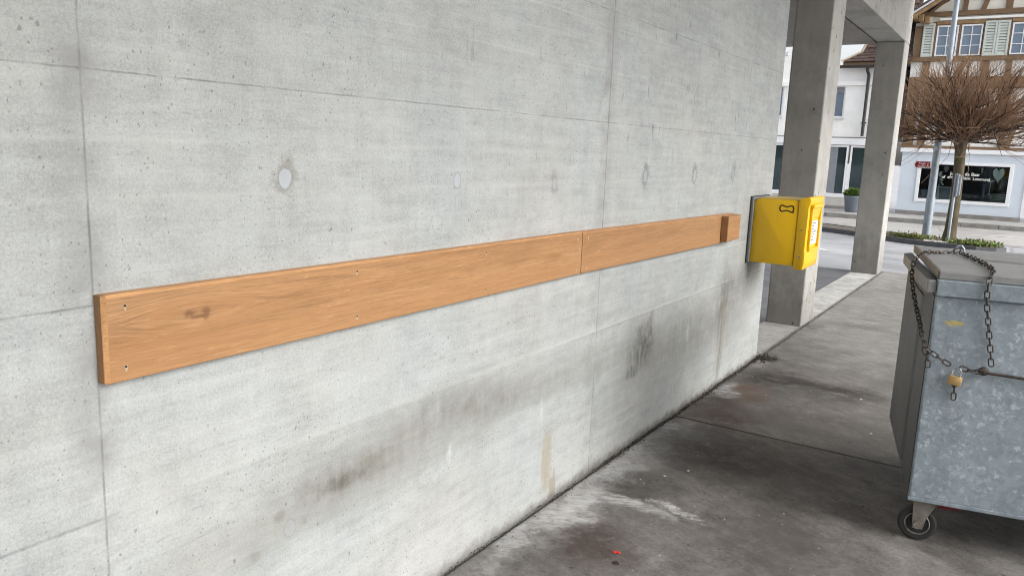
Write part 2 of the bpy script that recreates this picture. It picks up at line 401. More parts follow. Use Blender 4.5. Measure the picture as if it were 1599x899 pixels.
def mat_floor():
    k = NT('stained_floor_concrete')
    x, y, z = k.sep(k.P)
    warp = k.vmath('SUBTRACT', k.noise(2.4, detail=6, rough=.7, color=True), (.5, .5, .5))
    PW = k.vmath('ADD', k.P, k.vmath('MULTIPLY', warp, (.5, .5, 0)))
    big = k.noise(.8, detail=4, rough=.6)
    med = k.noise(4, v=PW, detail=10, rough=.8)
    sw = k.noise(1, v=k.map(k.P, (1, 1, 1), rot=(0, 0, R(30))), detail=9, rough=.8, stretch=(4, 14, 1))
    fine = k.noise(60, detail=6, rough=.85)
    v = k.math('ADD', k.rng(big, .3, .7, .88, 1.12), k.math('ADD', k.rng(med, .32, .68, -.42, .42), k.math('ADD', k.rng(fine, .32, .68, -.30, .30), k.rng(k.noise(240, detail=2, rough=.6), .3, .7, -.16, .16))))
    v = k.math('ADD', v, k.rng(sw, .34, .66, -.22, .22))
    base = k.mix(k.rng(k.noise(2.2, detail=9, rough=.78, loc=(1, 4, 0)), .42, .58), (.165, .156, .147), (.100, .093, .088))
    # slab painted paler farther along, where light and grazing view brighten it
    far_lit = k.rng(k.math('ADD', y, k.math('MULTIPLY', k.math('SUBTRACT', big, .5), 3.0)), 5.6, 8.2, 0, 1, smooth=True)
    base = k.mix(far_lit, base, (.27, .263, .247))
    base = k.mix(k.rng(x, .0, .02, 1, 0), base, k.mix(k.rng(y, 8.0, 8.6, 0, 1), (.36, .355, .335), (.52, .515, .49)))
    mid = k.rng(y, 4.445, 4.455, 0, .4)
    base = k.mix(k.math('MULTIPLY', mid, k.rng(x, .25, .6, 0, 1)), base, (.20, .192, .178))
    col = k.mix(1.0, base, k.comb(v, v, v), 'MULTIPLY')
    cloud = k.rng(k.noise(6, v=PW, detail=10, rough=.84, loc=(2, 9, 0)), .36, .52, 0, 1)
    dk = (.028, .023, .020); rd = (.06, .035, .027)
    for c, r, a, cc in (((.22, 5.6, 0), (.35, .55, 9), .9, dk), ((.15, 4.9, 0), (.22, .5, 9), .7, dk), ((.7, 5.75, 0), (.5, .2, 9), .7, dk), ((.32, 2.70, 0), (.30, .36, 9), .75, (.055, .038, .032)), ((.95, 2.3, 0), (.5, .5, 9), .5, (.07, .058, .05)),
                        ((.45, 3.95, 0), (.45, .42, 9), .65, dk), ((.25, 4.65, 0), (.32, .42, 9), .8, rd), ((.55, 5.0, 0), (.6, .5, 9), .5, (.07, .06, .05)),
                        ((.32, 5.75, 0), (.42, .34, 9), .95, dk), ((.75, 5.6, 0), (.45, .4, 9), .6, dk), ((.12, 6.25, 0), (.3, .18, 9), .95, (.03, .025, .022)),
                        ((.9, 3.2, 0), (.6, .5, 9), .45, (.075, .065, .055)), ((.10, 7.8, 0), (.20, .35, 9), .5, dk), ((.4, 8.1, 0), (.6, .3, 9), .45, (.09, .08, .07)),
                        ((1.3, 5.0, 0), (.5, .6, 9), .35, (.09, .08, .07)), ((.25, 5.25, 0), (.2, .3, 9), .5, (.11, .06, .035)), ((.25, 3.35, 0), (.25, .3, 9), .5, dk)):
        m = k.math('MULTIPLY', k.blob(PW, c, r, .9), k.math('MULTIPLY', cloud, min(1, a*1.3)))
        col = k.mix(m, col, cc)
    # white efflorescence along the wall foot
    ef = k.rng(k.noise(11, v=PW, detail=9, rough=.85, loc=(5, 5, 0)), .38, .58, 0, 1)
    ef2 = k.rng(k.noise(1, v=k.map(k.P, rot=(0, 0, R(-25))), detail=8, rough=.82, stretch=(8, 26, 1)), .40, .58, .05, 1)
    band = k.blob(PW, (.09, 3.15, 0), (.21, 1.35, 9), .7)
    col = k.mix(k.math('MULTIPLY', band, k.math('MULTIPLY', ef, .75)), col, (.42, .42, .415))
    for c, r, a in (((.12, 3.02, 0), (.14, .18, 9), .75), ((.05, 3.85, 0), (.12, .35, 9), .7), ((.08, 2.55, 0), (.10, .35, 9), .5), ((.30, 3.14, 0), (.34, .085, 9), .85), ((.14, 2.85, 0), (.18, .22, 9), .85),
                    ((.47, 3.24, 0), (.18, .035, 9), .95), ((.07, 4.25, 0), (.13, .22, 9), .6), ((.10, 5.2, 0), (.10, .22, 9), .65), ((.06, 3.4, 0), (.12, .3, 9), .8)):
        m = k.math('MULTIPLY', k.blob(PW, c, r, .8), k.math('MULTIPLY', ef2, a))
        col = k.mix(m, col, (.50, .50, .50))
    # pale scratches and specks
    sc = k.math('MULTIPLY', k.rng(k.noise(1, v=k.map(k.P, rot=(0, 0, R(52))), detail=3, rough=.6, stretch=(3, 70, 1)), .68, .74, 0, .3), k.rng(med, .4, .6, 0, 1))
    col = k.mix(sc, col, (.36, .35, .33))
    vn = k.voro(22); c0 = k.sep(vn.outputs['Color'])
    sp = k.math('MULTIPLY', k.rng(vn.outputs['Distance'], .05, .09, 1, 0), k.rng(c0[0], .93, .95, 0, 1))
    col = k.mix(k.math('MULTIPLY', sp, .7), col, (.52, .51, .49))
    sp2 = k.math('MULTIPLY', k.rng(k.math('ADD', vn.outputs['Distance'], k.math('MULTIPLY', med, .2)), .22, .28, 1, 0), k.rng(c0[1], .93, .95, 0, 1))
    col = k.mix(k.math('MULTIPLY', sp2, .75), col, (.03, .028, .025))
    # dirt line in front of the joints
    dw = k.math('ADD', x, k.math('MULTIPLY', k.math('SUBTRACT', k.noise(9, detail=8, rough=.8), .5), .09))
    dwide = k.math('MULTIPLY', k.math('MULTIPLY', k.rng(dw, .015, .05, 1, 0), k.rng(x, -.002, .002, 0, 1)), k.rng(y, 1.8, 4.2, .35, 1))
    dj = k.math('MAXIMUM', k.math('MAXIMUM', k.line(x, .012, .03), dwide), k.math('MULTIPLY', k.line(y, 4.453, .02), .7))
    col = k.mix(k.math('MULTIPLY', dj, k.rng(med, .35, .6, .3, .9)), col, (.035, .03, .027))
    crack = k.math('MULTIPLY', k.line(k.math('ADD', y, k.math('MULTIPLY', big, .2)), 6.9, .006), .0)
    h = k.math('ADD', k.math('MULTIPLY', fine, .5), k.math('MULTIPLY', med, .4))
    return k.fin(col, k.rng(med, .3, .7, .5, .75), 0, k.bump(h, .45, .004), .4)

def mat_asphalt(name, base, far=False):
    k = NT(name)
    x, y, z = k.sep(k.P)
    n1 = k.noise(1.2, detail=5, rough=.6); n2 = k.noise(160, detail=3, rough=.8)
    n3 = k.noise(1, detail=4, rough=.6, stretch=(.5, 2.2, 1))
    v = k.math('ADD', k.rng(n1, .3, .7, .85, 1.12), k.math('ADD', k.rng(n2, .3, .7, -.15, .15), k.rng(n3, .3, .7, -.12, .12)))
    col = k.mix(1.0, base, k.comb(v, v, v), 'MULTIPLY')
    # repair patches
    ch = k.voro(.28, stretch=(1, 1.4, 1)); cc = k.sep(ch.outputs['Color'])
    col = k.mix(k.rng(cc[0], .6, .62, 0, .28), col, (base[0]*.62, base[1]*.63, base[2]*.66))
    ed = k.voro(.28, feature='DISTANCE_TO_EDGE', stretch=(1, 1.4, 1))
    col = k.mix(k.rng(ed.outputs['Distance'], .004, .012, .35, 0), col, (.05, .05, .05))
    return k.fin(col, k.rng(n1, .35, .65, .28, .48), 0, k.bump(n2, .2, .004), .6)

def mat_wood(name, tint=1.0, shift=0.0):
    k = NT(name)
    x, y, z = k.sep(k.P)
    # knot pulls the grain around itself
    kd = k.vmath('LENGTH', k.map(k.P, (0, 5.0, 16.0), (0, -1.14*5.0, -1.172*16.0)))
    kk = k.math('MULTIPLY', k.rng(kd, 0, 1.3, .045, 0, smooth=True), k.rng(z, 1.171, 1.173, 1, -1))
    zz = k.math('ADD', k.math('ADD', z, kk), k.math('MULTIPLY', k.math('SUBTRACT', k.noise(1.0, detail=2, stretch=(1, .8, 3), loc=(shift, 0, 0)), .5), .03))
    G = k.comb(k.math('MULTIPLY', x, 1.0), k.math('ADD', k.math('MULTIPLY', y, .032), shift), zz)
    g1 = k.noise(60, v=G, detail=8, rough=.75)
    g4 = k.noise(150, v=G, detail=2, rough=.5, loc=(1, 0, 3))
    g2 = k.noise(220, v=G, detail=3, rough=.7)
    g3 = k.noise(14, v=G, detail=3, rough=.5)
    pores = k.noise(1, detail=3, rough=.6, stretch=(60, 9, 330), loc=(shift, 0, 0))
    c = k.ramp(g3, [(.25, (0.319*tint, 0.164*tint, 0.071*tint)), (.5, (0.365*tint, 0.197*tint, 0.089*tint)), (.75, (0.390*tint, 0.220*tint, 0.104*tint))])
    v = k.math('ADD', k.rng(g1, .32, .68, .88, 1.11), k.rng(g2, .32, .68, -.12, .12))
    v = k.math('ADD', v, k.rng(k.noise(1, detail=3, rough=.6, stretch=(90, 26, 620), loc=(shift, 1, 2)), .34, .66, -.10, .10))
    v = k.math('ADD', v, k.rng(g4, .54, .60, 0, -.12))
    c = k.mix(1.0, c, k.comb(v, v, v), 'MULTIPLY')
    # heart/lower lamella of the glued board is straighter and redder
    split = k.math('ADD', z, k.math('MULTIPLY', k.math('SUBTRACT', k.noise(1, detail=2, stretch=(1, .8, 1)), .5), .03))
    c = k.mix(k.rng(split, 1.118, 1.126, .28, 0), c, (0.359*tint, 0.179*tint, 0.071*tint))
    c = k.mix(k.math('MULTIPLY', k.rng(split, 1.13, 1.15, 0, 1), k.rng(k.noise(3, detail=4, stretch=(1, .7, 4), loc=(0, shift+4, 0)), .5, .68, 0, .42)), c, (0.230*tint, 0.117*tint, 0.047*tint))
    # ray flecks
    rf = k.math('MULTIPLY', k.rng(k.noise(1, detail=2, rough=.5, dist=.6, stretch=(20, 14, 170), loc=(2, shift, 1)), .655, .70, 0, .5), k.rng(k.noise(3.0, detail=2, loc=(1, 1, shift)), .42, .56, 0, 1))
    c = k.mix(rf, c, (0.512*tint, 0.319*tint, 0.160*tint))
    c = k.mix(k.rng(pores, .60, .68, 0, .5), c, (0.230*tint, 0.097*tint, 0.031*tint))
    # knot
    for cy, cz, ry, rz in ((1.163, 1.170, .012, .012), (1.118, 1.176, .014, .006), (1.135, 1.166, .02, .005)):
        kn = k.blob(k.P, (0, cy, cz), (9, ry*1.6, rz*1.8), .7, k.math('MULTIPLY', k.math('SUBTRACT', k.noise(90, detail=3), .5), .9))
        c = k.mix(k.math('MULTIPLY', kn, .6), c, (.11, .05, .02))
    # hand-worn brown shadow of a knot further on
    for cy, cz, ry, rz in ((2.86, 1.15, .10, .025), (3.55, 1.14, .16, .02), (1.05, 1.155, .10, .006)):
        kn = k.blob(k.P, (0, cy, cz), (9, ry, rz), .9)
        c = k.mix(k.math('MULTIPLY', kn, .55), c, (.26, .12, .045))
    h = k.math('ADD', k.math('MULTIPLY', g1, .5), k.math('MULTIPLY', pores, .5))
    return k.fin(c, k.rng(g1, .3, .7, .48, .62), 0, k.bump(h, .18, .003), .35)

def mat_galv(name, bright=1.0, spangle=True, dirt=.35, blue=1.0, tone=None):
    k = NT(name)
    x, y, z = k.sep(k.P)
    wv = k.vmath('MULTIPLY', k.vmath('SUBTRACT', k.noise(30, detail=6, rough=.8, color=True), (.5, .5, .5)), (.075, .075, .075))
    V = k.vmath('ADD', k.P, wv)
    a = k.voro(46, v=V); ca = k.sep(a.outputs['Color'])
    b = k.voro(85, v=V); cb = k.sep(b.outputs['Color'])
    m1 = k.noise(3.2, detail=6, rough=.7)
    f = k.noise(60, detail=5, rough=.8)
    base = k.mix(k.rng(ca[0], 0, 1), (.205*bright, .25*bright, .285*bright*blue), (.27*bright, .315*bright, .35*bright*blue))
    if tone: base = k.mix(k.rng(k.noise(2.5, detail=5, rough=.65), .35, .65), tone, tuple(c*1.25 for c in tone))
    v = k.math('ADD', k.rng(m1, .3, .7, .85, 1.12), k.rng(f, .3, .7, -.09, .09))
    col = k.mix(1.0, base, k.comb(v, v, v), 'MULTIPLY')
    if spangle:
        s1 = k.math('MULTIPLY', k.rng(ca[1], .80, .84, 0, .75), k.rng(a.outputs['Distance'], .42, .50, 1, 0))
        s1 = k.math('MULTIPLY', s1, k.rng(k.noise(35, detail=4, rough=.7), .42, .55, 0, 1))
        col = k.mix(s1, col, (.42*bright, .475*bright, .53*bright))
        s2 = k.math('MULTIPLY', k.rng(cb[2], .86, .90, 0, .6), k.rng(k.noise(4, detail=3), .42, .6, .1, 1))
        col = k.mix(s2, col, (.44*bright, .49*bright, .55*bright))
        sc = k.math('MULTIPLY', k.rng(k.noise(1, detail=4, rough=.6, stretch=(3, 3, 190), loc=(0, 2, 1)), .62, .70, 0, 1),
                    k.math('MULTIPLY', k.line(z, .56, .16), k.rng(k.noise(3, detail=3), .4, .6, 0, .8)))
        col = k.mix(sc, col, (.13, .14, .145))
        sc2 = k.math('MULTIPLY', k.rng(k.noise(1, detail=4, rough=.6, stretch=(3, 3, 150), loc=(4, 2, 9)), .64, .70, 0, 1),
                     k.math('MULTIPLY', k.line(z, .50, .12), .6))
        col = k.mix(sc2, col, (.55, .58, .62))
        # sticker residue: small yellow smear
        ys = k.math('MULTIPLY', k.blob(k.P, (.080, 0, .968), (.040, 9, .014), .35, k.math('MULTIPLY', k.math('SUBTRACT', k.noise(170, detail=3), .5), 2.4)), k.rng(k.noise(1, detail=2, rot=0, stretch=(260, 1, 70)) if 0 else k.noise(1, detail=2, stretch=(260, 1, 60)), .46, .52, 0, 1))
        col = k.mix(ys, col, (.70, .52, .03))
    d = k.rng(k.noise(5, detail=6, rough=.7, loc=(4, 4, 4), stretch=(1, 1, .5)), .52, .75, 0, dirt)
    col = k.mix(d, col, (.095, .10, .10))
    return k.fin(col, k.rng(f, .3, .7, .42, .62), .35, k.bump(k.math('ADD', k.math('MULTIPLY', f, .3), ca[2]), .10, .002), .5)

def mat_bark():
    k = NT('mossy_bark')
    n = k.noise(9, detail=6, rough=.7, stretch=(1, 1, .4)); m = k.noise(3, detail=5, rough=.7, loc=(3, 0, 0))
    c = k.ramp(n, [(.3, (.045, .035, .024)), (.55, (.10, .078, .052)), (.75, (.17, .14, .10))])
    c = k.mix(k.rng(m, .48, .62, 0, .6), c, (.085, .085, .032))
    return k.fin(c, .9, 0, k.bump(n, .8, .02), .2)

M = {}
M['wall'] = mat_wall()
M['pillar'] = mat_concrete('pillar_concrete', (.43, .42, .395), (.18, .175, .158))
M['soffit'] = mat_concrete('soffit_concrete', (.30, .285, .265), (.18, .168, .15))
M['floor'] = mat_floor()
M['asphalt'] = mat_asphalt('worn_asphalt', (.38, .385, .40))
M['asphalt_shaded'] = mat_asphalt('shaded_asphalt', (.10, .10, .105))
M['pavement'] = mat_asphalt('pavement_asphalt', (.40, .385, .365))
M['kerb'] = simple('kerb_stone', (.22, .215, .20), .8, var=.25, scale=6, bump=.3)
M['kerb_dark'] = simple('dark_kerb_stone', (.085, .085, .09), .8, var=.3, scale=6, bump=.3)
M['plinth'] = simple('plinth_stone', (.24, .23, .215), .85, var=.3, scale=3, bump=.3, grime=(.12, .11, .10))
M['line'] = simple('road_paint', (.80, .80, .78), .6, var=.08, scale=20)
M['wood'] = mat_wood('oak_planed')
M['wood2'] = mat_wood('oak_planed_pink', .98, 5.3)
M['endgrain'] = mat_wood('oak_end_grain', .97, 9.1)
M['woodedge_lit'] = mat_wood('oak_edge_lit', 1.42, 3.7)  # same oak brightened: light on top edge and arris painted in
M['hole'] = simple('screw_hole_dark', (.02, .017, .015), .7)
M['screw'] = simple('screw_steel', (.45, .44, .42), .35, 1.0)
M['woodchip'] = simple('torn_oak', (.42, .33, .22), .8, var=.2, scale=200)
def mat_yellow():
    k = NT('yellow_enamel')
    n = k.noise(3, detail=6, rough=.6); st = k.noise(1, detail=5, rough=.6, stretch=(30, 30, 3))
    c = k.mix(k.rng(n, .4, .7, 0, .35), (.80, .48, .010), (.74, .44, .010))
    c = k.mix(k.rng(st, .60, .75, 0, .22), c, (.45, .29, .04))
    c = k.mix(k.rng(k.noise(160, detail=2), .70, .76, 0, .35), c, (.30, .18, .03))
    return k.fin(c, k.rng(n, .3, .7, .28, .42), 0, k.bump(n, .04, .01), .45)
M['yellow'] = mat_yellow()
M['yellow_top'] = simple('weathered_yellow_lid', (.48, .34, .10), .55, var=.25, scale=9, grime=(.30, .25, .16))
M['black'] = simple('black_print', (.015, .006, .006), .5, var=.2)
M['rubber'] = simple('black_rubber', (.022, .022, .022), .7, var=.3, scale=30, bump=.1)
M['label_white'] = simple('white_label', (.78, .78, .74), .4, var=.05)
M['label_grey'] = simple('label_print', (.16, .15, .15), .6)
M['alu'] = simple('aluminium_rail', (.20, .215, .22), .45, .3, var=.15, scale=20)
M['galv'] = mat_galv('spangled_galvanised_steel', 1.32)
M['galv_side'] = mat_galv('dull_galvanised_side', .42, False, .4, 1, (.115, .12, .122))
M['galv_rim'] = mat_galv('galvanised_rim', 1.25, False, .5)
M['galv_lid'] = mat_galv('weathered_lid_steel', .78, False, .3, 1, (.27, .272, .275))
M['pole'] = simple('galvanised_pole', (.27, .31, .35), .5, .3, var=.18, scale=14, stretch=(1, 1, .3), grime=(.20, .21, .22))
M['steel_dirty'] = simple('dirty_caster_steel', (.26, .245, .215), .55, .4, var=.3, scale=25, grime=(.10, .085, .065))
M['rim'] = simple('zinc_rim', (.36, .37, .36), .4, .5, var=.3, scale=30, grime=(.12, .11, .09))
M['chain'] = simple('rusty_chain_steel', (.075, .065, .058), .6, .55, var=.5, scale=60, grime=(.10, .05, .025))
M['chain_dark'] = simple('rusty_rod_steel', (.08, .065, .055), .7, .3, var=.5, scale=40)
M['brass'] = simple('padlock_brass', (.60, .40, .17), .38, .65, var=.12, scale=60)
M['chrome'] = simple('shackle_steel', (.72, .73, .74), .22, 1.0, var=.05)
M['red_paint'] = simple('brake_lever_red', (.16, .015, .015), .6, var=.3, scale=20)
M['red_scrap'] = simple('red_plastic', (.50, .03, .025), .4)
M['twig'] = simple('young_twig_bark', (.21, .12, .066), .85, var=.35, scale=9)
M['branch'] = simple('dark_branch_bark', (.042, .026, .018), .9, var=.4, scale=12, bump=.2)
M['bark'] = mat_bark()
M['leaf'] = simple('ground_leaf', (.13, .19, .035), .6, var=.5, scale=7)
M['leaf_pot'] = simple('potted_leaf', (.11, .17, .035), .5, var=.4, scale=8)
M['leaf_dry'] = simple('dry_leaf', (.17, .13, .055), .8, var=.5, scale=9)
M['soil'] = simple('planting_soil', (.10, .085, .065), .95, var=.4, scale=9, bump=.6, grime=(.28, .26, .23))
M['pebble'] = simple('pale_pebble', (.50, .48, .45), .8, var=.3, scale=10)
M['dirt'] = simple('black_dirt_crumbs', (.028, .022, .018), .95, var=.5, scale=40)
M['pot'] = simple('slate_blue_pot', (.135, .16, .195), .55, var=.12, scale=4)
M['render_white'] = simple('white_house_render', (.86, .86, .85), .85, var=.04, scale=3, grime=(.72, .71, .68))
M['render_cream'] = simple('cream_plaster', (.78, .76, .68), .85, var=.06, scale=3)
M['infill'] = simple('white_infill_plaster', (.82, .82, .80), .85, var=.05, scale=3)
M['beige'] = simple('beige_wall_base', (.52, .50, .46), .85, var=.1, scale=3)
M['shop'] = simple('pale_blue_shop_front', (.60, .66, .73), .6, var=.05, scale=2, grime=(.56, .61, .68))
M['frame'] = simple('white_window_frame', (.80, .81, .83), .4, var=.03)
M['frame_grey'] = simple('grey_white_frame', (.56, .58, .61), .45, var=.05)
M['timber'] = simple('brown_timber', (.18, .112, .062), .75, var=.3, scale=6, stretch=(1, 1, 4), grime=(.22, .145, .085))
M['timber_lt'] = simple('ochre_timber', (.27, .175, .085), .75, var=.25, scale=6, grime=(.19, .11, .055))
M['shutter'] = simple('grey_green_shutter', (.52, .56, .52), .6, var=.08, scale=8)
M['shutter_slot'] = simple('shutter_gap', (.13, .145, .135), .7)
M['tile'] = simple('brown_roof_tile', (.10, .066, .055), .85, var=.5, scale=14, bump=.4, grime=(.20, .15, .12))
M['gutter'] = simple('dark_gutter_metal', (.035, .035, .032), .5, .2, var=.3)
M['hiptile'] = simple('hip_flashing', (.40, .35, .26), .7, var=.2)
M['blind'] = simple('grey_blind', (.22, .235, .26), .6, var=.1)
M['interior'] = simple('dark_interior', (.020, .020, .021), .8)
M['curtain'] = simple('net_curtain', (.28, .31, .36), .9, var=.12, scale=5, stretch=(8, 1, .4))
M['heart'] = simple('pale_green_heart', (.62, .70, .64), .8, var=.35, scale=38, grime=(.36, .42, .40), stretch=(1, 1, 2.2))
M['petal'] = simple('white_petal', (.70, .72, .66), .8)
M['vase'] = simple('frosted_vase', (.42, .50, .42), .4)
M['pink'] = simple('dusky_heart', (.34, .28, .26), .8)
M['slate'] = simple('slate_board', (.10, .135, .155), .6, var=.15)
M['chalk'] = simple('chalk_white', (.75, .77, .74), .9)
M['sign_red'] = simple('sign_red', (.36, .018, .028), .4, var=.05)
M['green_box'] = simple('sage_crate', (.115, .145, .13), .7)

def mat_glass(name, tint, gloss=.10, clear=.0):
    k = NT(name)
    t = k.t
    gl = k.n('ShaderNodeBsdfGlossy'); gl.inputs['Roughness'].default_value = .03
    gl.inputs['Color'].default_value = (.8, .9, 1, 1)
    if clear: base = k.n('ShaderNodeBsdfTransparent'); base.inputs[0].default_value = (.82, .86, .86, 1)
    else:
        base = k.n('ShaderNodeBsdfDiffuse'); base.inputs[0].default_value = (*tint, 1)
    fr = k.n('ShaderNodeFresnel'); fr.inputs[0].default_value = 1.45
    wob = k.bump(k.noise(.7, detail=2), .02, .2); t.links.new(wob, gl.inputs['Normal'])
    f = k.math('ADD', fr.outputs[0], gloss)
    ms = k.n('ShaderNodeMixShader'); t.links.new(f, ms.inputs[0])
    t.links.new(base.outputs[0], ms.inputs[1]); t.links.new(gl.outputs[0], ms.inputs[2])
    t.links.new(ms.outputs[0], k.out.inputs[0])
    return k.m
M['glass_clear'] = mat_glass('clear_shop_glass', (0, 0, 0), .0, 1)
M['glass_dark'] = mat_glass('dark_window_glass', (.025, .04, .042), .02)
M['glass_blue'] = mat_glass('blue_window_glass', (.13, .17, .23), .06)

# ------------------------------------------------------------------ camera
RW = ((0.83383898, 0.129269, -0.53665826), (0.55069556, -0.12780993, 0.82486303), (0.03803897, -0.98333827, -0.17776077))
cam = bpy.data.cameras.new('camera'); cam.sensor_width = 36; cam.lens = 1223/1599*36; cam.clip_start = .05; cam.clip_end = 2000
co = bpy.data.objects.new('camera', cam); link(co)
m = Matrix(((RW[0][0], -RW[0][1], -RW[0][2], 1.681), (RW[1][0], -RW[1][1], -RW[1][2], 0), (RW[2][0], -RW[2][1], -RW[2][2], 1.6), (0, 0, 0, 1)))
co.matrix_world = m
S.camera = co

# ------------------------------------------------------------------ ground and roads
SL = .02
def gz(y):                       # the street falls gently away beyond the walkway
    return 0.0 if y < 12.54 else -SL*(min(y, 34)-12.54)
ys = [-300, -60, -20, -8, 0, 6, 12.54, 15, 18, 21, 24, 27, 31, 34, 60, 120, 400]
xs = [-300, -60, -20, -8, -3, 0, 3, 8, 20, 60, 300]
bm = BM()
G = [[bm.verts.new((x, y, gz(y)-.030)) for x in xs] for y in ys]
for j in range(len(ys)-1):
    for i in range(len(xs)-1): bm.faces.new((G[j][i], G[j][i+1], G[j+1][i+1], G[j+1][i]))
tag(mesh_obj('ground', bm, M['asphalt']), kind='structure')

def sheet(name, x0, x1, yy, dz, mat, kind='structure'):
    bm = BM(); rows = [[bm.verts.new((x, y, gz(y)+dz)) for x in (x0, x1)] for y in yy]
    for a, b in zip(rows, rows[1:]): bm.faces.new((a[0], a[1], b[1], b[0]))
    return tag(mesh_obj(name, bm, mat), kind=kind)
# yard surface under the building, roof shade painted into its darker asphalt
sheet('yard_asphalt', -7.0, -.356, [6.26, 12.45], -.024, M['asphalt_shaded'])
bm = BM()
box(bm, .024, 6.5, -9, 4.449, -.2, 0, .004)
box(bm, .024, 6.5, 4.457, 12.54, -.2, 0, .004)
box(bm, -.352, .014, 6.262, 12.54, -.2, -.002, .004)
tag(mesh_obj('walkway', bm, M['floor']), kind='structure')
# pale strip beyond the covered passage: drain edge
sheet('drain_edge', -.35, 6.5, [12.55, 12.75], -.020, M['kerb'])
# street beyond, kerbs and pavement
sheet('road', -60, 60, [20.9, 28.0], -.022, M['pavement'])
bm = BM()
def run_box(bm, x0, x1, y0, y1, top, n=1):
    z0 = gz(y0)-.1; 
    box(bm, x0, x1, y0, y1, z0, gz(y0)+top, .012)
xx = -30.0
while xx < 30:
    run_box(bm, xx, xx+.99, 27.9, 28.07, .12); xx += 1.0
tag(mesh_obj('street_kerb', bm, M['kerb']), kind='structure')
bm = BM(); A = [bm.verts.new(p) for p in ((-60, 28.07, gz(28)+.112), (60, 28.07, gz(28)+.112), (60, 31.4, gz(31.4)+.13), (-60, 31.4, gz(31.4)+.13))]
bm.faces.new(A); tag(mesh_obj('pavement', bm, M['pavement']), kind='structure')
# painted marks
bm = BM()
for p in (((.4, 24.0), (3.4, 25.2), (3.34, 25.32), (.4, 24.14)), ((-2.6, 15.55), (-1.22, 15.30), (-1.55, 15.62), (-2.7, 15.75))):
    bm.faces.new([bm.verts.new((x, y, gz(y)-(.014 if y > 20 else .024))) for x, y in p])
tag(mesh_obj('road_marking', bm, M['line']), kind='structure')
# curved island with dark kerb
front = [(-7, 23.6), (-4.2, 21.9), (-2.55, 20.55), (-1.69, 19.95), (-.89, 19.22), (-.4, 18.85), (.22, 18.62), (.9, 18.32), (1.25, 18.45), (1.42, 18.75)]
back = [(1.30, 19.15), (.9, 19.75), (.3, 20.35), (-.5, 20.75), (-1.5, 21.4), (-2.6, 22.2), (-4.3, 23.3), (-7, 24.8)]
bm = BM()
ring = front+back
lo = [bm.verts.new((x, y, gz(y)-.06)) for x, y in ring]; hi = [bm.verts.new((x, y, gz(y)+.075)) for x, y in ring]
n = len(ring)
for i in range(n): bm.faces.new((lo[i], lo[(i+1) % n], hi[(i+1) % n], hi[i]))
cx, cy = sum(p[0] for p in ring)/n, sum(p[1] for p in ring)/n
inner = []
for i, (x, y) in enumerate(ring):
    a = Vector(ring[i-1]); b = Vector(ring[(i+1) % n]); t = (b-a).normalized(); nrm = Vector((-t.y, t.x))
    q = Vector((x, y)) + nrm*.13
    inner.append(bm.verts.new((q.x, q.y, gz(q.y)+.078)))
for i in range(n): bm.faces.new((hi[i], hi[(i+1) % n], inner[(i+1) % n], inner[i]))
inn = [tuple(v.co) for v in inner]
tag(mesh_obj('island_kerb', bm, M['kerb_dark']), kind='structure')
bm = BM()
vs = [bm.verts.new((x, y, z-.012)) for x, y, z in inn]
bm.faces.new(vs); bmesh.ops.triangulate(bm, faces=bm.faces[:])
tag(mesh_obj('planting_bed', bm, M['soil']), kind='structure')

# ------------------------------------------------------------------ concrete building: wall, pillars, beam, soffit
bld = empty('concrete_building', (0, 0, 0), 0, 'pale grey fair-faced concrete building with a long wall and an open pillared passage', 'building')
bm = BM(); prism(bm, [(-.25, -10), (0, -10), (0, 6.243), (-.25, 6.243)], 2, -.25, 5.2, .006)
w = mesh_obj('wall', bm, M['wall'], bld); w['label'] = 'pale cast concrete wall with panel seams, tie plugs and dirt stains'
bm = BM(); box(bm, -7.2, -.252, 5.99, 6.243, -.25, 5.2)
mesh_obj('end_wall', bm, M['soffit'], bld)
for (y0, y1, xa) in ((7.70, 8.19, -.335), (12.10, 12.53, -.355)):
    bm = BM(); box(bm, xa, -.001, y0, y1, -.2, 3.2, .012)
    mesh_obj('pillar', bm, M['pillar'], bld)
bm = BM(); box(bm, -.355, 0, 6.246, 12.545, 3.203, 5.2, .012)
mesh_obj('beam', bm, M['pillar'], bld)
bm = BM(); box(bm, -7.2, -.385, 6.246, 12.32, 3.203, 5.2, .01)
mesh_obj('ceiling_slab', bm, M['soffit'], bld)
bm = BM(); box(bm, -.385, -.355, 6.246, 12.32, 3.26, 5.0)
mesh_obj('drip_groove', bm, M['hole'], bld)
bm = BM(); box(bm, .002, 4.2, -10, 12.5, 4.25, 4.6, .01)      # unseen canopy, added to shade the wall and walkway
mesh_obj('unseen_canopy', bm, M['soffit'], bld)

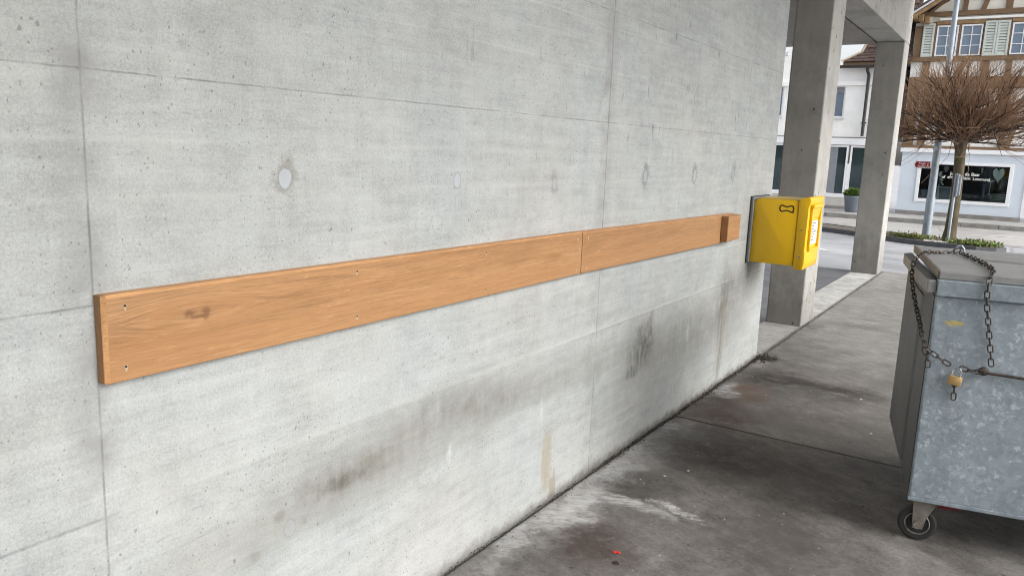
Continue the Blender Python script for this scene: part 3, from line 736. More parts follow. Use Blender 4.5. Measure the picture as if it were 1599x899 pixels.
# ------------------------------------------------------------------ oak boards on the wall
def board(name, y0, y1, zt0, zt1, zb0, zb1, mat, label, endcap):
    root = empty(name, (0, y0, 0), 0, label, 'wooden board', 'oak boards screwed along the wall')
    T = .034; c = .005
    prof = lambda zb, zt: [(.001, zb), (T-.002, zb), (T, zb+.002), (T, zt-c), (T-c, zt), (.001, zt)]
    bm = BM()
    ya, yb = 0, y1-y0
    s0 = [bm.verts.new((x, ya+(.0085 if endcap else 0), z)) for x, z in prof(zb0, zt0)]
    s1 = [bm.verts.new((x, yb, z)) for x, z in prof(zb1, zt1)]
    for i in range(6): bm.faces.new((s0[i], s0[(i+1) % 6], s1[(i+1) % 6], s1[i]))
    bm.faces.new(s1[::-1])
    if endcap:      # planed arris at the free end
        sc_ = [bm.verts.new((min(x, .0262), ya, z)) for x, z in prof(zb0, zt0)]
        for i in range(6): bm.faces.new((sc_[i], sc_[(i+1) % 6], s0[(i+1) % 6], s0[i]))
        bmesh.ops.remove_doubles(bm, verts=sc_, dist=1e-6); 
    else: bm.faces.new(s0)
    b = mesh_obj('plank', bm, mat, root)
    # keep the grain field in wall coordinates
    for v in b.data.vertices: v.co.y += y0
    b.data.materials.append(M['woodedge_lit'])
    if endcap:
        for p in b.data.polygons:
            if p.normal.y < -.2 and p.normal.x > .2: p.material_index = 1
    b.location.y = -y0
    return root
B1 = board('wooden_board', .9075, 3.0915, 1.246, 1.2365, 1.047, 1.047, M['wood'], 'long left oak board with a knot and paired screw holes, screwed to the concrete wall', True)
B2 = board('wooden_board', 3.0965, 5.245, 1.2360, 1.2135, 1.047, 1.026, M['wood2'], 'right-hand oak board beyond the butt joint, ending near the yellow mailbox', False)
# end grain and chamfered vertical arris of the first board
bm = BM(); prism(bm, [(.001, 1.0475), (.026, 1.0475), (.026, 1.2455), (.001, 1.2455)], 1, -.0012, -.0002, 0)
e = mesh_obj('end_grain', bm, M['endgrain'], B1)
bm = BM(); prism(bm, [(.029, 1.2460), (.0345, 1.2412), (.0345, 1.2404), (.0285, 1.2468), (.001, 1.2468), (.001, 1.2460)], 1, .009, 2.183, 0)
for v in bm.verts: v.co.z -= .0095*v.co.y/2.184
mesh_obj('top_edge', bm, M['woodedge_lit'], B1)
bm = BM(); prism(bm, [(.029, 1.2355), (.0345, 1.2307), (.0345, 1.2299), (.0285, 1.2363), (.001, 1.2363), (.001, 1.2355)], 1, .001, 2.147, 0)
for v in bm.verts: v.co.z -= .0225*v.co.y/2.1485
mesh_obj('top_edge', bm, M['woodedge_lit'], B2)
def screw(root, y, z, y0, deep):
    bm = BM(); disc_cyl(bm, (.0335, y-y0, z), (1, 0, 0), .0031 if deep else .0024, .0031 if deep else .0024, .0011, 16)
    s = mesh_obj('screw_hole', bm, M['hole'] if deep else M['screw'], root)
    if random.random() < 2:
        bm = BM(); pts = []
        for k in range(14):
            a = 2*math.pi*k/14; r = .0048*random.uniform(.7, 1.2)
            pts.append((y-y0+r*math.cos(a)*.9, z+r*math.sin(a)-(.007*max(0, -math.sin(a)))))
        prism(bm, pts, 0, .0336, .0343)
        mesh_obj('wood_tear', bm, M['woodchip'], s)
for y, z in ((.957, 1.219), (.953, 1.080), (1.680, 1.216), (1.681, 1.079), (2.349, 1.211), (2.352, 1.071), (3.052, 1.207), (3.05, 1.070)):
    screw(B1, y, z, .9075, y < 2.5)
for y, z in ((3.144, 1.068), (3.15, 1.205)): screw(B2, y, z, 3.0965, False)
# block at the far end
blk = empty('wooden_block', (.0345, 4.985, 0), 0, 'small oak stop block fixed on the right end of the wall board', 'wooden block')
bm = BM(); box(bm, 0, .048, 0, .25, 1.046, 1.209, .004)
bb = mesh_obj('block_body', bm, M['wood2'], blk)

# ------------------------------------------------------------------ yellow mailbox
mb = empty('mailbox', (0, 5.73, 0), 0, 'yellow wall-mounted post box with a black outline mark near the wall end', 'mailbox')
Y1 = .40
bm = BM(); box(bm, .001, .008, -.040, Y1+.03, .825, 1.312, .002); mesh_obj('wall_plate', bm, M['rubber'], mb)
bm = BM(); box(bm, .008, .022, -.034, Y1+.02, .832, 1.306, .002); mesh_obj('mounting_rail', bm, M['alu'], mb)
bm = BM()
prism(bm, [(.022, .836), (.33, .836), (.33, 1.300), (.060, 1.300), (.022, 1.278)], 1, 0, Y1, .004)
mesh_obj('housing', bm, M['yellow'], mb, True)
bm = BM(); prism(bm, [(.030, 1.288), (.058, 1.3035), (.328, 1.306), (.328, 1.302), (.058, 1.2995), (.030, 1.284)], 1, .004, Y1-.004, 0)
mesh_obj('lid', bm, M['yellow_top'], mb)
# door with hood: side profile in x,z
prof = [(.334, .818), (.384, .812), (.398, .816), (.407, .86), (.406, .93), (.402, .97), (.402, 1.258), (.412, 1.288), (.413, 1.314), (.402, 1.328), (.372, 1.325), (.346, 1.313), (.334, 1.309)]
bm = BM(); prism(bm, prof, 1, -.006, Y1+.006, .003)
door = mesh_obj('door', bm, M['yellow'], mb, True)
bm = BM(); box(bm, .335, .406, -.0085, -.0055, .819, 1.306, .001); 
# raised front collar around the letter flap
bm2 = BM()
box(bm2, 0.4020, 0.4200, .055, .075, .955, 1.27, .004); box(bm2, 0.4020, 0.4200, Y1-.075, Y1-.055, .955, 1.27, .004)
box(bm2, 0.4020, 0.4240, .055, Y1-.055, .945, .962, .004); box(bm2, 0.4020, 0.4300, .045, Y1-.045, 1.25, 1.275, .004)
bm.free()
mesh_obj('front_frame', bm2, M['yellow'], door, True)
bm = BM(); prism(bm, [(0.4020, 1.175), (0.4080, 1.175), (0.4160, 1.245), (0.4100, 1.25), (0.4020, 1.25)], 1, .08, Y1-.08, .001)
mesh_obj('letter_flap', bm, M['yellow'], door)
bm = BM(); box(bm, 0.4030, 0.4060, .085, Y1-.085, .985, 1.155, .0008); lb = mesh_obj('collection_label', bm, M['label_white'], door)
bm = BM()
for i in range(7):
    zz = 1.135-.02*i
    box(bm, 0.4064, 0.4068, .10, .10+random.uniform(.09, .17), zz, zz+.007)
mesh_obj('label_print', bm, M['label_grey'], lb)
bm = BM(); disc_cyl(bm, (.372, -.0062, .905), (0, -1, 0), .008, .007, .004, 20); mesh_obj('lock', bm, M['steel_dirty'], door)
bm = BM(); disc_cyl(bm, (.368, -.0062, 1.095), (0, -1, 0), .0055, .005, .003, 16); mesh_obj('rivet', bm, M['steel_dirty'], door)
# black outline emblem: a waisted bow shape with a foot at its lower right
cxl, czl = .2515, 1.2375
half = [(-.046, .012), (-.040, .021), (-.030, .0235), (-.018, .019), (-.008, .0155), (.008, .0155), (.020, .020), (.034, .0225), (.044, .017), (.048, .006), (.047, -.008), (.046, -.020), (.036, -.0205), (.024, -.017), (.010, -.0125), (-.006, -.0125), (-.020, -.017), (-.032, -.0205), (-.042, -.014), (-.048, -.002)]
N = len(half)
bm = BM()
def cat(i, t):
    p0, p1, p2, p3 = (Vector(half[(i+j-1) % N]) for j in range(4))
    return .5*((2*p1)+(-p0+p2)*t+(2*p0-5*p1+4*p2-p3)*t*t+(-p0+3*p1-3*p2+p3)*t**3)
cur = [cat(i, t/4) for i in range(N) for t in range(4)]
nn = len(cur); o_, i_ = [], []
for k_ in range(nn):
    t = (cur[(k_+1) % nn]-cur[k_-1]).normalized(); nr = Vector((-t.y, t.x))
    for lst, s_ in ((o_, -.0046), (i_, .0046)):
        q = cur[k_]+nr*s_; lst.append(q)
vo = [bm.verts.new((cxl+q.x, -.0012, czl+q.y)) for q in o_]; vi = [bm.verts.new((cxl+q.x, -.0012, czl+q.y)) for q in i_]
vo2 = [bm.verts.new((v.co.x, .0005, v.co.z)) for v in vo]; vi2 = [bm.verts.new((v.co.x, .0005, v.co.z)) for v in vi]
for k_ in range(nn):
    j = (k_+1) % nn
    bm.faces.new((vo[k_], vo[j], vi[j], vi[k_])); bm.faces.new((vo[k_], vo[j], vo2[j], vo2[k_])); bm.faces.new((vi[k_], vi[j], vi2[j], vi2[k_]))
box(bm, cxl+.036, cxl+.050, -.0014, .0005, czl-.027, czl-.016)
mesh_obj('emblem', bm, M['black'], mb)

# ------------------------------------------------------------------ waste container
ang = math.atan2(.2025, .979)
ct = empty('waste_container', (1.415, 3.537, 0), ang, 'galvanised steel waste container with a scratched spangled front, standing on casters', 'waste container')
W_, D_ = 1.36, 1.09
Z0, Z1 = .21, 1.075
bm = BM(); box(bm, 0, W_, 0, D_, Z0, Z1, .008)
# bevelled foot fold
mesh_obj('body', bm, M['galv'], ct)
bm = BM(); box(bm, -.004, -.0005, .012, D_-.01, Z0+.012, Z1-.002, .001)
# pressed ribs of the side wall
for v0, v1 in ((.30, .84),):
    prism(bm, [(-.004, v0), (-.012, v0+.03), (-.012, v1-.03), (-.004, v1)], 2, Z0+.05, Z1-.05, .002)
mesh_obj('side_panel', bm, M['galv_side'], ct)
bm = BM(); box(bm, -.002, W_+.002, -.004, .02, Z0-.012, Z0+.004, .002); mesh_obj('bottom_fold', bm, M['galv_rim'], ct)
bm = BM()
box(bm, -.001, W_, -.020, .016, 1.076, 1.142, .004)          # front rim
mesh_obj('front_rim', bm, M['galv_rim'], ct)
bm = BM()
prism(bm, [(-.036, -.010), (-.002, -.010), (-.002, 1.02), (-.045, .96), (-.045, .30)], 2, 1.085, 1.136, .004)
mesh_obj('side_rim', bm, M['galv_lid'], ct)
# lid: shallow pan rising to the back, with a raised edge and stiffening bead
lid = empty('lid', (0, 0, 0)); lid.parent = ct
bm = BM()
prism(bm, [(.004, 1.146), (.014, 1.160), (.05, 1.166), (.98, 1.176), (.99, 1.170), (.99, 1.15)], 0, .010, W_-.01, .004)
lid_m = mesh_obj('lid', bm, M['galv_lid'], ct)
bpy.data.objects.remove(lid)
bm = BM()
prism(bm, [(-.004, 1.144), (-.004, 1.172), (.006, 1.176), (.018, 1.170), (.018, 1.144)], 0, .004, W_-.004, .002)
mesh_obj('lid_lip', bm, M['galv_lid'], lid_m)
bm = BM(); box(bm, -.002, .012, .004, .98, 1.144, 1.180, .003); mesh_obj('lid_edge', bm, M['steel_dirty'], lid_m)
bm = BM(); tube(bm, [(.20, .55, 1.171), (.45, .50, 1.171), (1.1, .48, 1.171)], .008, 8); tube(bm, [(.22, .80, 1.173), (1.2, .78, 1.173)], .010, 8)
mesh_obj('lid_bead', bm, M['galv_lid'], lid_m)
bm = BM()
tube(bm, [(.150, .74, 1.165), (.152, .74, 1.195), (.162, .74, 1.212), (.176, .74, 1.214), (.188, .74, 1.200), (.192, .74, 1.166)], .006, 8)
mesh_obj('eyelet', bm, M['galv_rim'], lid_m)
bm = BM()
tube(bm, [(.195, -.020, .790), (.60, -.022, .775), (1.15, -.020, .79)], .0042, 8)
tube(bm, [(.195, -.009, .783), (.60, -.011, .768), (1.15, -.009, .783)], .004, 8)
tube(bm, [(.20, .002, .79), (.20, -.026, .79)], .010, 8)
lathe(bm, [(.019, 0), (.017, .004), (.009, .008)], (.205, .0, .788), (0, -1, 0), 14)
mesh_obj('lock_rod', bm, M['chain_dark'], ct)
# casters
def caster(u, v, yaw, red=False):
    c = empty('caster', (u, v, 0), yaw); c.parent = ct
    r = .076
    bm = BM(); lathe(bm, [(0.0484, -.017), (0.0536, -.022), (0.0675, -.022), (0.0744, -.016), (0.0761, -.006), (0.0761, .006), (0.0744, .016), (0.0675, .022), (0.0536, .022), (0.0484, .017)], (0, 0, r), (0, 1, 0), 40)
    tyre = mesh_obj('wheel', bm, M['rubber'], c, True)
    bm = BM(); lathe(bm, [(0.0497, -.014), (0.0493, -.021), (0.0471, -.022), (0.0433, -.014), (0.0363, -.004), (0.0173, -.008), (0.0156, -.018), (0.0104, -.02), (0.0104, .02), (0.0156, .018), (0.0173, .008), (0.0363, .004), (0.0433, .014), (0.0471, .022), (0.0493, .021), (0.0497, .014)], (0, 0, r), (0, 1, 0), 36)
    mesh_obj('rim', bm, M['rim'], tyre, True)
    bm = BM()
    for s in (-1, 1):
        prism(bm, [(-.018, r-.018), (.020, r-.018), (.030, r+.03), (.062, .178), (.062, .186), (-.022, .186), (-.024, .15)], 1, s*.030-.002, s*.030+.002, 0)
    box(bm, -.03, .07, -.034, .034, .180, .187, .002)
    f = mesh_obj('fork', bm, M['steel_dirty'], c)
    bm = BM(); disc_cyl(bm, (0, -.042, r), (0, 1, 0), .016, .016, .084, 16); mesh_obj('axle', bm, M['steel_dirty'], f)
    bm = BM(); box(bm, -.035, .105, -.05, .05, .188, .1975, .002); mesh_obj('plate', bm, M['steel_dirty'], c)
    if red:
        bm = BM(); prism(bm, [(.07, .160), (.14, .168), (.15, .172), (.14, .180), (.07, .178)], 1, -.02, .03, .002)
        mesh_obj('brake_lever', bm, M['red_paint'], c)
    return c
for (u, v, yw, rd) in ((.055, .075, R(-3), True), (W_-.10, .09, R(12), False), (.45, D_-.30, R(35), False), (W_-.10, D_-.12, R(-20), False)):
    caster(u, v, yw, rd)

# chain as linked oval rings along two hanging runs
CT = Matrix.Translation((1.415, 3.537, 0)) @ Matrix.Rotation(ang, 4, 'Z')
def spline(pts, step):
    P_ = [Vector(p) for p in pts]; out = []
    P_ = [2*P_[0]-P_[1]] + P_ + [2*P_[-1]-P_[-2]]
    fine = []
    for i in range(1, len(P_)-2):
        for t in range(24):
            s = t/24; p0, p1, p2, p3 = P_[i-1:i+3]
            fine.append(.5*((2*p1)+(-p0+p2)*s+(2*p0-5*p1+4*p2-p3)*s*s+(-p0+3*p1-3*p2+p3)*s**3))
    fine.append(P_[-2]); acc = 0; out = [fine[0]]
    for a, b in zip(fine, fine[1:]):
        d = (b-a).length
        while acc+d >= step:
            a = a + (b-a)*((step-acc)/d); d = (b-a).length; acc = 0; out.append(a.copy())
        acc += d
    return out
bm = BM()
PITCH = .0275
def links(pts, face=(0, -1, 0)):
    q = spline(pts, PITCH)
    for i, (a, b) in enumerate(zip(q, q[1:])):
        c = (a+b)/2; d = (b-a).normalized(); f = Vector(face); f = (f-d*f.dot(d)).normalized()
        s = d.cross(f)
        if i % 2: s = f
        s = (s + f.cross(d)*random.uniform(-.18, .18) + f*random.uniform(-.18, .18)).normalized()
        s = (s-d*s.dot(d)).normalized()
        ring = []
        hl, hw = .0125, .0078
        for k in range(14):
            an = 2*math.pi*k/14
            ex = hl if math.cos(an) > 0 else -hl
            ring.append(c + d*(math.cos(an)*.0075+ex*.70) + s*math.sin(an)*hw*1.12)
        tube(bm, ring, .0027, 6, closed=True)
# left run: eyelet -> lid -> over side rim -> hangs across the corner to the padlock
links([(.172, .735, 1.195), (.12, .72, 1.178), (.06, .66, 1.180), (.00, .55, 1.188), (-.042, .46, 1.160), (-.056, .40, 1.11), (-.050, .27, 1.03), (-.036, .08, .945), (-.026, -.018, .895), (-.010, -.024, .862), (.03, -.026, .832), (.085, -.028, .800)], (-.5, -1, 0))
links([(.172, .738, 1.180), (.19, .60, 1.181), (.212, .42, 1.180), (.216, .22, 1.180), (.196, .05, 1.184), (.176, -.022, 1.165), (.172, -.034, 1.10), (.184, -.022, 1.03), (.205, -.016, .93), (.221, -.018, .84), (.226, -.022, .805)], (0, -1, 0))
links([(.118, -.028, .797), (.16, -.03, .790), (.205, -.030, .790)])
links([(.108, -.016, .742), (.110, -.014, .70), (.112, -.014, .648)])
links([(-.018, -.020, .86), (-.004, -.020, .825), (.006, -.018, .79), (-.004, -.018, .772)])
bmesh.ops.transform(bm, matrix=Matrix.Rotation(0, 4, 'Z'), verts=bm.verts[:])
ch = mesh_obj('chain', bm, M['chain'], None, True)
ch.matrix_world = CT
tag(ch, 'rusty steel chain looped over the container lid and down its front', 'chain')
pl = empty('padlock', CT @ Vector((.104, -.034, .745)), ang, 'brass padlock with bright shackle closing the rusty chain on the container', 'padlock')
bm = BM(); box(bm, -.024, .024, -.008, .008, -.020, .017, .003)
bmesh.ops.transform(bm, matrix=Matrix.Rotation(R(8), 4, 'Y'), verts=bm.verts[:])
pb = mesh_obj('lock_body', bm, M['brass'], pl, True)
bm = BM()
pts = [(-.0155, 0, .015), (-.0155, 0, .034)] + [(-.0155*math.cos(a), 0, .034+.0165*math.sin(a)) for a in [math.pi*k/10 for k in range(1, 10)]] + [(.0155, 0, .034), (.0155, 0, .015)]
tube(bm, pts, .0030, 10)
bmesh.ops.transform(bm, matrix=Matrix.Rotation(R(8), 4, 'Y'), verts=bm.verts[:])
mesh_obj('shackle', bm, M['chrome'], pl, True)

# ------------------------------------------------------------------ dirt and litter
def crumb(bm, x, y, z, s, flat=.5):
    t = bmesh.new(); bmesh.ops.create_icosphere(t, subdivisions=1, radius=s)
    for v in t.verts: v.co *= random.uniform(.6, 1.25); v.co.z *= flat
    merge(bm, t, Matrix.Translation((x, y, z)) @ Matrix.Rotation(random.uniform(0, 6.28), 4, 'Z'))
bm = BM()
for i in range(1100):
    y = 1.6 + 4.7*random.random()**.8
    w = .008+.012*abs(math.sin(y*2.3))+.010*abs(math.sin(y*5.1+1))
    crumb(bm, .003+abs(random.gauss(0, 1))*w, y, .001, random.uniform(.0012, .0038)*(1+.5*(y > 3.5)), .5)
for i in range(160):
    crumb(bm, .05+random.gauss(0, .05), 6.22+random.gauss(0, .07), .003, random.uniform(.003, .010), .6)
for i in range(60):
    crumb(bm, .03+random.gauss(0, .012), random.uniform(6.4, 9), .0, random.uniform(.003, .006), .5)
tag(mesh_obj('dirt_crumbs', bm, M['dirt']), 'black crumbly dirt gathered along the foot of the concrete wall', 'dirt', kind='stuff')
bm = BM()
for i in range(60):
    crumb(bm, random.uniform(.1, 1.3), random.uniform(2.2, 6), .001, random.uniform(.002, .0045), .5)
for x, y in ((.402, 3.688), (1.073, 4.911), (.33, 3.55), (.9, 5.6)): crumb(bm, x, y, .002, .010, .3)
tag(mesh_obj('grit', bm, M['pebble']), 'scattered pale grit and paper specks on the stained walkway', 'grit', kind='stuff')
bm = BM(); crumb(bm, 0, 0, .003, .014, .35); crumb(bm, .016, .004, .003, .010, .35)
r_ = mesh_obj('plastic_scrap', bm, M['red_scrap'], loc=(.464, 2.709, 0)); tag(r_, 'tiny bright red plastic scrap lying on the dark walkway', 'litter')
bm = BM(); crumb(bm, 0, 0, .002, .014, .3); crumb(bm, .012, 0, .002, .008, .3)
r_ = mesh_obj('dead_leaf', bm, M['dirt'], loc=(.50, 2.636, 0)); tag(r_, 'small dark crumpled leaf lying just below the red scrap', 'litter')

# ------------------------------------------------------------------ lamp pole with direction sign
lp = empty('lamp_pole', (-.19, 20.12, gz(20.12)+.06), 0, 'tall tapered galvanised steel pole carrying a small red direction sign', 'lamp pole')
bm = BM(); lathe(bm, [(.100, -.1), (.093, .0), (.090, .9), (.080, .95), (.074, 2.4), (.066, 3.3), (.052, 5.2), (.040, 8.2)], (0, 0, 0), n=28)
mesh_obj('pole', bm, M['pole'], lp, True)
bm = BM(); tube(bm, [(0, 0, 8.15), (0, .1, 8.4), (.0, .9, 8.6)], .035, 12); box(bm, -.14, .14, .7, 1.45, 8.57, 8.68, .03); mesh_obj('lamp_head', bm, M['pole'], lp, True)
bm = BM(); disc_cyl(bm, (-.035, -.075, 2.0), (0, -1, 0), .05, .05, .006, 20); mesh_obj('reflector', bm, M['frame_grey'], lp)
sg = empty('direction_sign', (-.555, 20.02, 1.50), 0, 'small red arrow-shaped sign with white lettering pointing left on the pole', 'sign')
def poly(bm, pts, y0, y1): prism(bm, pts, 1, y0, y1)
bm = BM(); poly(bm, [(-.055, .045), (-.015, -.035), (.298, -.035), (.298, .125), (-.015, .125)], 0, .006); mesh_obj('panel_back', bm, M['frame'], sg)
bm = BM(); poly(bm, [(-.042, .045), (-.008, -.022), (.270, -.022), (.270, .112), (-.008, .112)], -.003, -.001); mesh_obj('panel', bm, M['sign_red'], sg)
RX = Matrix.Rotation(R(90), 4, 'X')
text_obj('lettering', 'Yoga', .072, M['chalk'], sg, Matrix.Translation((.028, -.004, .052)) @ RX, 1.05, .001, .001)
text_obj('lettering', 'Atelier', .060, M['chalk'], sg, Matrix.Translation((.018, -.004, -.010)) @ RX, 1.0, .001, .001)
bm = BM(); tube(bm, [(.20, -.004, -.01), (.225, -.004, .02), (.222, -.004, .05)], .007, 6); tube(bm, [(.255, -.004, -.005), (.228, -.004, .022)], .007, 6); disc_cyl(bm, (.228, -.003, .070), (0, -1, 0), .012, .012, .002, 12)
mesh_obj('pictogram', bm, M['chalk'], sg)
bm = BM(); box(bm, .27, .37, .006, .016, .02, .07); mesh_obj('bracket', bm, M['pole'], sg)

# short sign post seen edge-on in front of the tree
sp = empty('marker_post', (.33, 19.08, gz(19.08)+.07), 0, 'short grey steel post with a narrow dark plate beside the tree trunk', 'post')
bm = BM(); lathe(bm, [(.030, -.1), (.030, 1.43), (.026, 1.445), (.01, 1.45)], (0, 0, 0), n=16); mesh_obj('pole', bm, M['pole'], sp, True)
bm = BM(); box(bm, .028, .058, -.16, .16, .98, 1.44, .004); mesh_obj('plate', bm, M['blind'], sp)
bm = BM(); box(bm, .055, .105, -.04, .04, 1.0, 1.42, .01); mesh_obj('bracket', bm, M['pole'], sp)

# ------------------------------------------------------------------ pollarded globe tree, bare
TX, TY = .31, 19.5; TZ = gz(TY)+.06
tree = empty('globe_tree', (TX, TY, TZ), 0, 'bare pruned globe tree with a wide brush of brown twigs above a mossy trunk', 'tree')
HZ = 2.10                                       # crown head above base
bm = BM(); lathe(bm, [(.165, -.1), (.145, .03), (.118, .25), (.105, .9), (.100, 1.6), (.105, 1.95), (.135, 2.12), (.16, 2.28), (.10, 2.42)], (0, 0, 0), n=20)
for v in bm.verts:
    a = math.atan2(v.co.y, v.co.x); f = 1+.06*math.sin(3*a+v.co.z*2)+.04*math.sin(7*a+v.co.z*5)
    v.co.x = v.co.x*f+.03*math.sin(v.co.z*1.6); v.co.y *= f
mesh_obj('trunk', bm, M['bark'], tree, True)
bl_, bt_ = BM(), BM()
rnd = random.Random(3)
def wander(p, d, L, n, up, jit):
    out = [p.copy()]; d = d.normalized()
    for i in range(n):
        d = (d + Vector((rnd.gauss(0, jit), rnd.gauss(0, jit), rnd.gauss(0, jit)+up))).normalized()
        p = p + d*(L/n); out.append(p.copy())
    return out, d
ntw = 0
for i in range(62):
    az = 2*math.pi*(i*.618034) + rnd.uniform(-.2, .2)
    el = R(rnd.choice([rnd.uniform(-2, 18), rnd.uniform(0, 40), rnd.uniform(25, 80)]))
    d = Vector((math.cos(az)*math.cos(el), math.sin(az)*math.cos(el), math.sin(el)))
    p0 = Vector((.05*math.cos(az)+.0, .05*math.sin(az), 2.20+rnd.uniform(-.06, .14)))
    L = rnd.uniform(.88, 1.12)*(1.06+.12*math.sin(el))
    pts, dd = wander(p0, d, L*1.08, 6, .022, .07)
    r0 = rnd.uniform(.018, .036)
    tube(bl_, pts, [r0*(1-.62*k/6) for k in range(7)], 5)
    for j in range(8):
        k = rnd.randint(1, 6); q = pts[k]
        sd = (dd*.7 + d*.4 + Vector((rnd.gauss(0, .55), rnd.gauss(0, .55), rnd.gauss(.12, .45)))).normalized()
        l2 = rnd.uniform(.28, .62)
        pt2, d2 = wander(q, sd, l2, 3, .04, .10)
        tube(bl_, pt2, [.0125, .0105, .008, .006], 4, caps=False)
        for t in range(5):
            kk = rnd.randint(0, 3); q2 = pt2[kk]
            rad = Vector((q2.x, q2.y, q2.z-2.1)).normalized()
            d3 = (d2*.45 + rad*.5 + Vector((rnd.gauss(0, .34), rnd.gauss(0, .34), rnd.gauss(.20, .34)))).normalized()
            l3 = max(.22, min(.8, rnd.uniform(1.55, 1.98)-(q2-Vector((0, 0, 2.15))).length))
            rr = (Vector((q2.x, q2.y, (q2.z-2.15)*.92))+d3*l3).length
            if rr > 2.0: l3 *= .6
            pt3, _ = wander(q2, d3, l3, 3, .04, .07)
            tube(bt_, pt3, [.0052, .0044, .0036, .0026], 3, caps=False); ntw += 1
br = mesh_obj('branches', bl_, M['branch'], tree)
mesh_obj('twigs', bt_, M['twig'], br)

# ------------------------------------------------------------------ planting around the tree
def leaf(bm, p, d, L, w):
    d = d.normalized(); s = d.cross(Vector((rnd.gauss(0, 1), rnd.gauss(0, 1), 1))).normalized()*w
    n_ = s.cross(d).normalized()*w*.3
    a = bm.verts.new(p); b = bm.verts.new(p+d*L*.5+s+n_); c = bm.verts.new(p+d*L); e = bm.verts.new(p+d*L*.5-s+n_)
    bm.faces.new((a, b, c, e))
bg, bd = BM(), BM()
def spot():
    while True:
        c = rnd.random()
        if c < .55: x, y = rnd.gauss(.85, .26), rnd.gauss(18.72, .20)
        elif c < .93: x, y = rnd.gauss(-.42, .20), rnd.gauss(19.25, .2)
        else: x, y = rnd.uniform(-1.6, .3), rnd.uniform(19.2, 20.3)
        t = y > 18.40-(x-.9)*.5 if x < .9 else y > 18.4
        if t and x < 1.35: return x, y, c
for i in range(2000):
    x, y, c = spot(); z = gz(y)+.066
    h = .07 if c < .93 else .03
    p = Vector((x, y, z+rnd.uniform(0, h)*(.6+.8*rnd.random())))
    leaf(bg if rnd.random() < (.85 if c < .55 else .6) else bd, p, Vector((rnd.gauss(0, 1), rnd.gauss(0, 1), rnd.uniform(.2, 1.4))), rnd.uniform(.04, .085), rnd.uniform(.010, .022))
tag(mesh_obj('ground_cover', bg, M['leaf']), 'low green ground-cover leaves on the kerbed bed around the bare tree', 'ground cover', kind='stuff')
tag(mesh_obj('dry_leaves', bd, M['leaf_dry']), 'brown dry leaves mixed into the planting under the bare tree', 'dry leaves', kind='stuff')
bm = BM()
for i in range(120):
    x = rnd.uniform(-.1, .75); y = rnd.uniform(18.75, 19.2)
    crumb(bm, x, y, gz(y)+.07, rnd.uniform(.015, .04), .6)
tag(mesh_obj('bed_stones', bm, M['pebble']), 'pale stones around the foot of the bare tree', 'stones', kind='stuff')

# ------------------------------------------------------------------ half-timbered house with shop
FY = 31.3
hs = empty('half_timbered_house', (0, FY, 0), 0, 'half-timbered house with brown beams, grey-green shutters and a pale blue shop front', 'house')
def hb(name, rects, mat, y0, y1, parent=hs, bev=0.0, smooth=False):
    bm = BM()
    for (x0, x1, z0, z1) in rects: box(bm, x0, x1, y0, y1, z0, z1, bev)
    return mesh_obj(name, bm, mat, parent, smooth)
XL, XR = -2.40, 7.5
# plaster body with openings left out: built as panels between windows
bm = BM(); box(bm, XL, XR, .06, 7, 2.10, 5.10); mesh_obj('wall', bm, M['infill'], hs)
bm = BM()
box(bm, XL, -1.75, .06, .3, 5.12, 6.32); box(bm, -.30, .45, .06, .3, 5.12, 6.32); box(bm, 1.85, 2.6, .06, .3, 5.12, 6.32); box(bm, 4.0, XR, .06, .3, 5.12, 6.32)
box(bm, XL, XR, 1.2, 7, 5.12, 6.32)
mesh_obj('upper_wall', bm, M['infill'], hs)
# gable wall (rises to a ridge far right) 
ridge_x = 2.6; slope = .66
def gx(x): return 6.62 + slope*(min(x, 2*ridge_x-x) + 2.05)
bm = BM(); prism(bm, [(-2.05, 6.34), (XR-.3, 6.34), (XR-.3, gx(XR-.3)), (ridge_x, gx(ridge_x)), (-2.05, 6.62)], 1, .06, 7)
mesh_obj('gable_wall', bm, M['render_cream'], hs)
# beams, proud of the plaster
bm = BM()
def bz(x0, x1, z0, z1, p=.0): box(bm, x0, x1, -.01-p, .075, z0, z1, .006)
bz(XL+.05, XR, 6.50, 6.66, .03); bz(-1.80, XR, 6.20, 6.34, .0)
bz(XL, XR, 5.02, 5.17, .05)
for x0, x1 in ((-2.38, -2.16), (-1.84, -1.72), (-1.05, -.98), (-.33, -.27), (.40, .48), (1.15, 1.22), (1.85, 1.95), (2.5, 2.62), (3.3, 3.4), (4.0, 4.1)): bz(x0, x1, 5.17, 6.20)
for x0, x1 in ((-2.03-.0, -1.80), (-.28, -.02), (.44, .62), (1.1, 1.28), (2.3, 2.5), (3.6, 3.8)): bz(x0, x1, 4.5, 5.02)
bz(XL, XR, 4.10, 4.50, .04)
for x0, x1 in ((-2.36, -2.02), (-1.90, -1.66), (.52, .72), (1.7, 1.9), (2.9, 3.1)): bz(x0, x1, 2.18, 4.10)
bz(XL, XR, 2.08, 2.18, .03); bz(-1.7, XR, 3.05, 3.18)
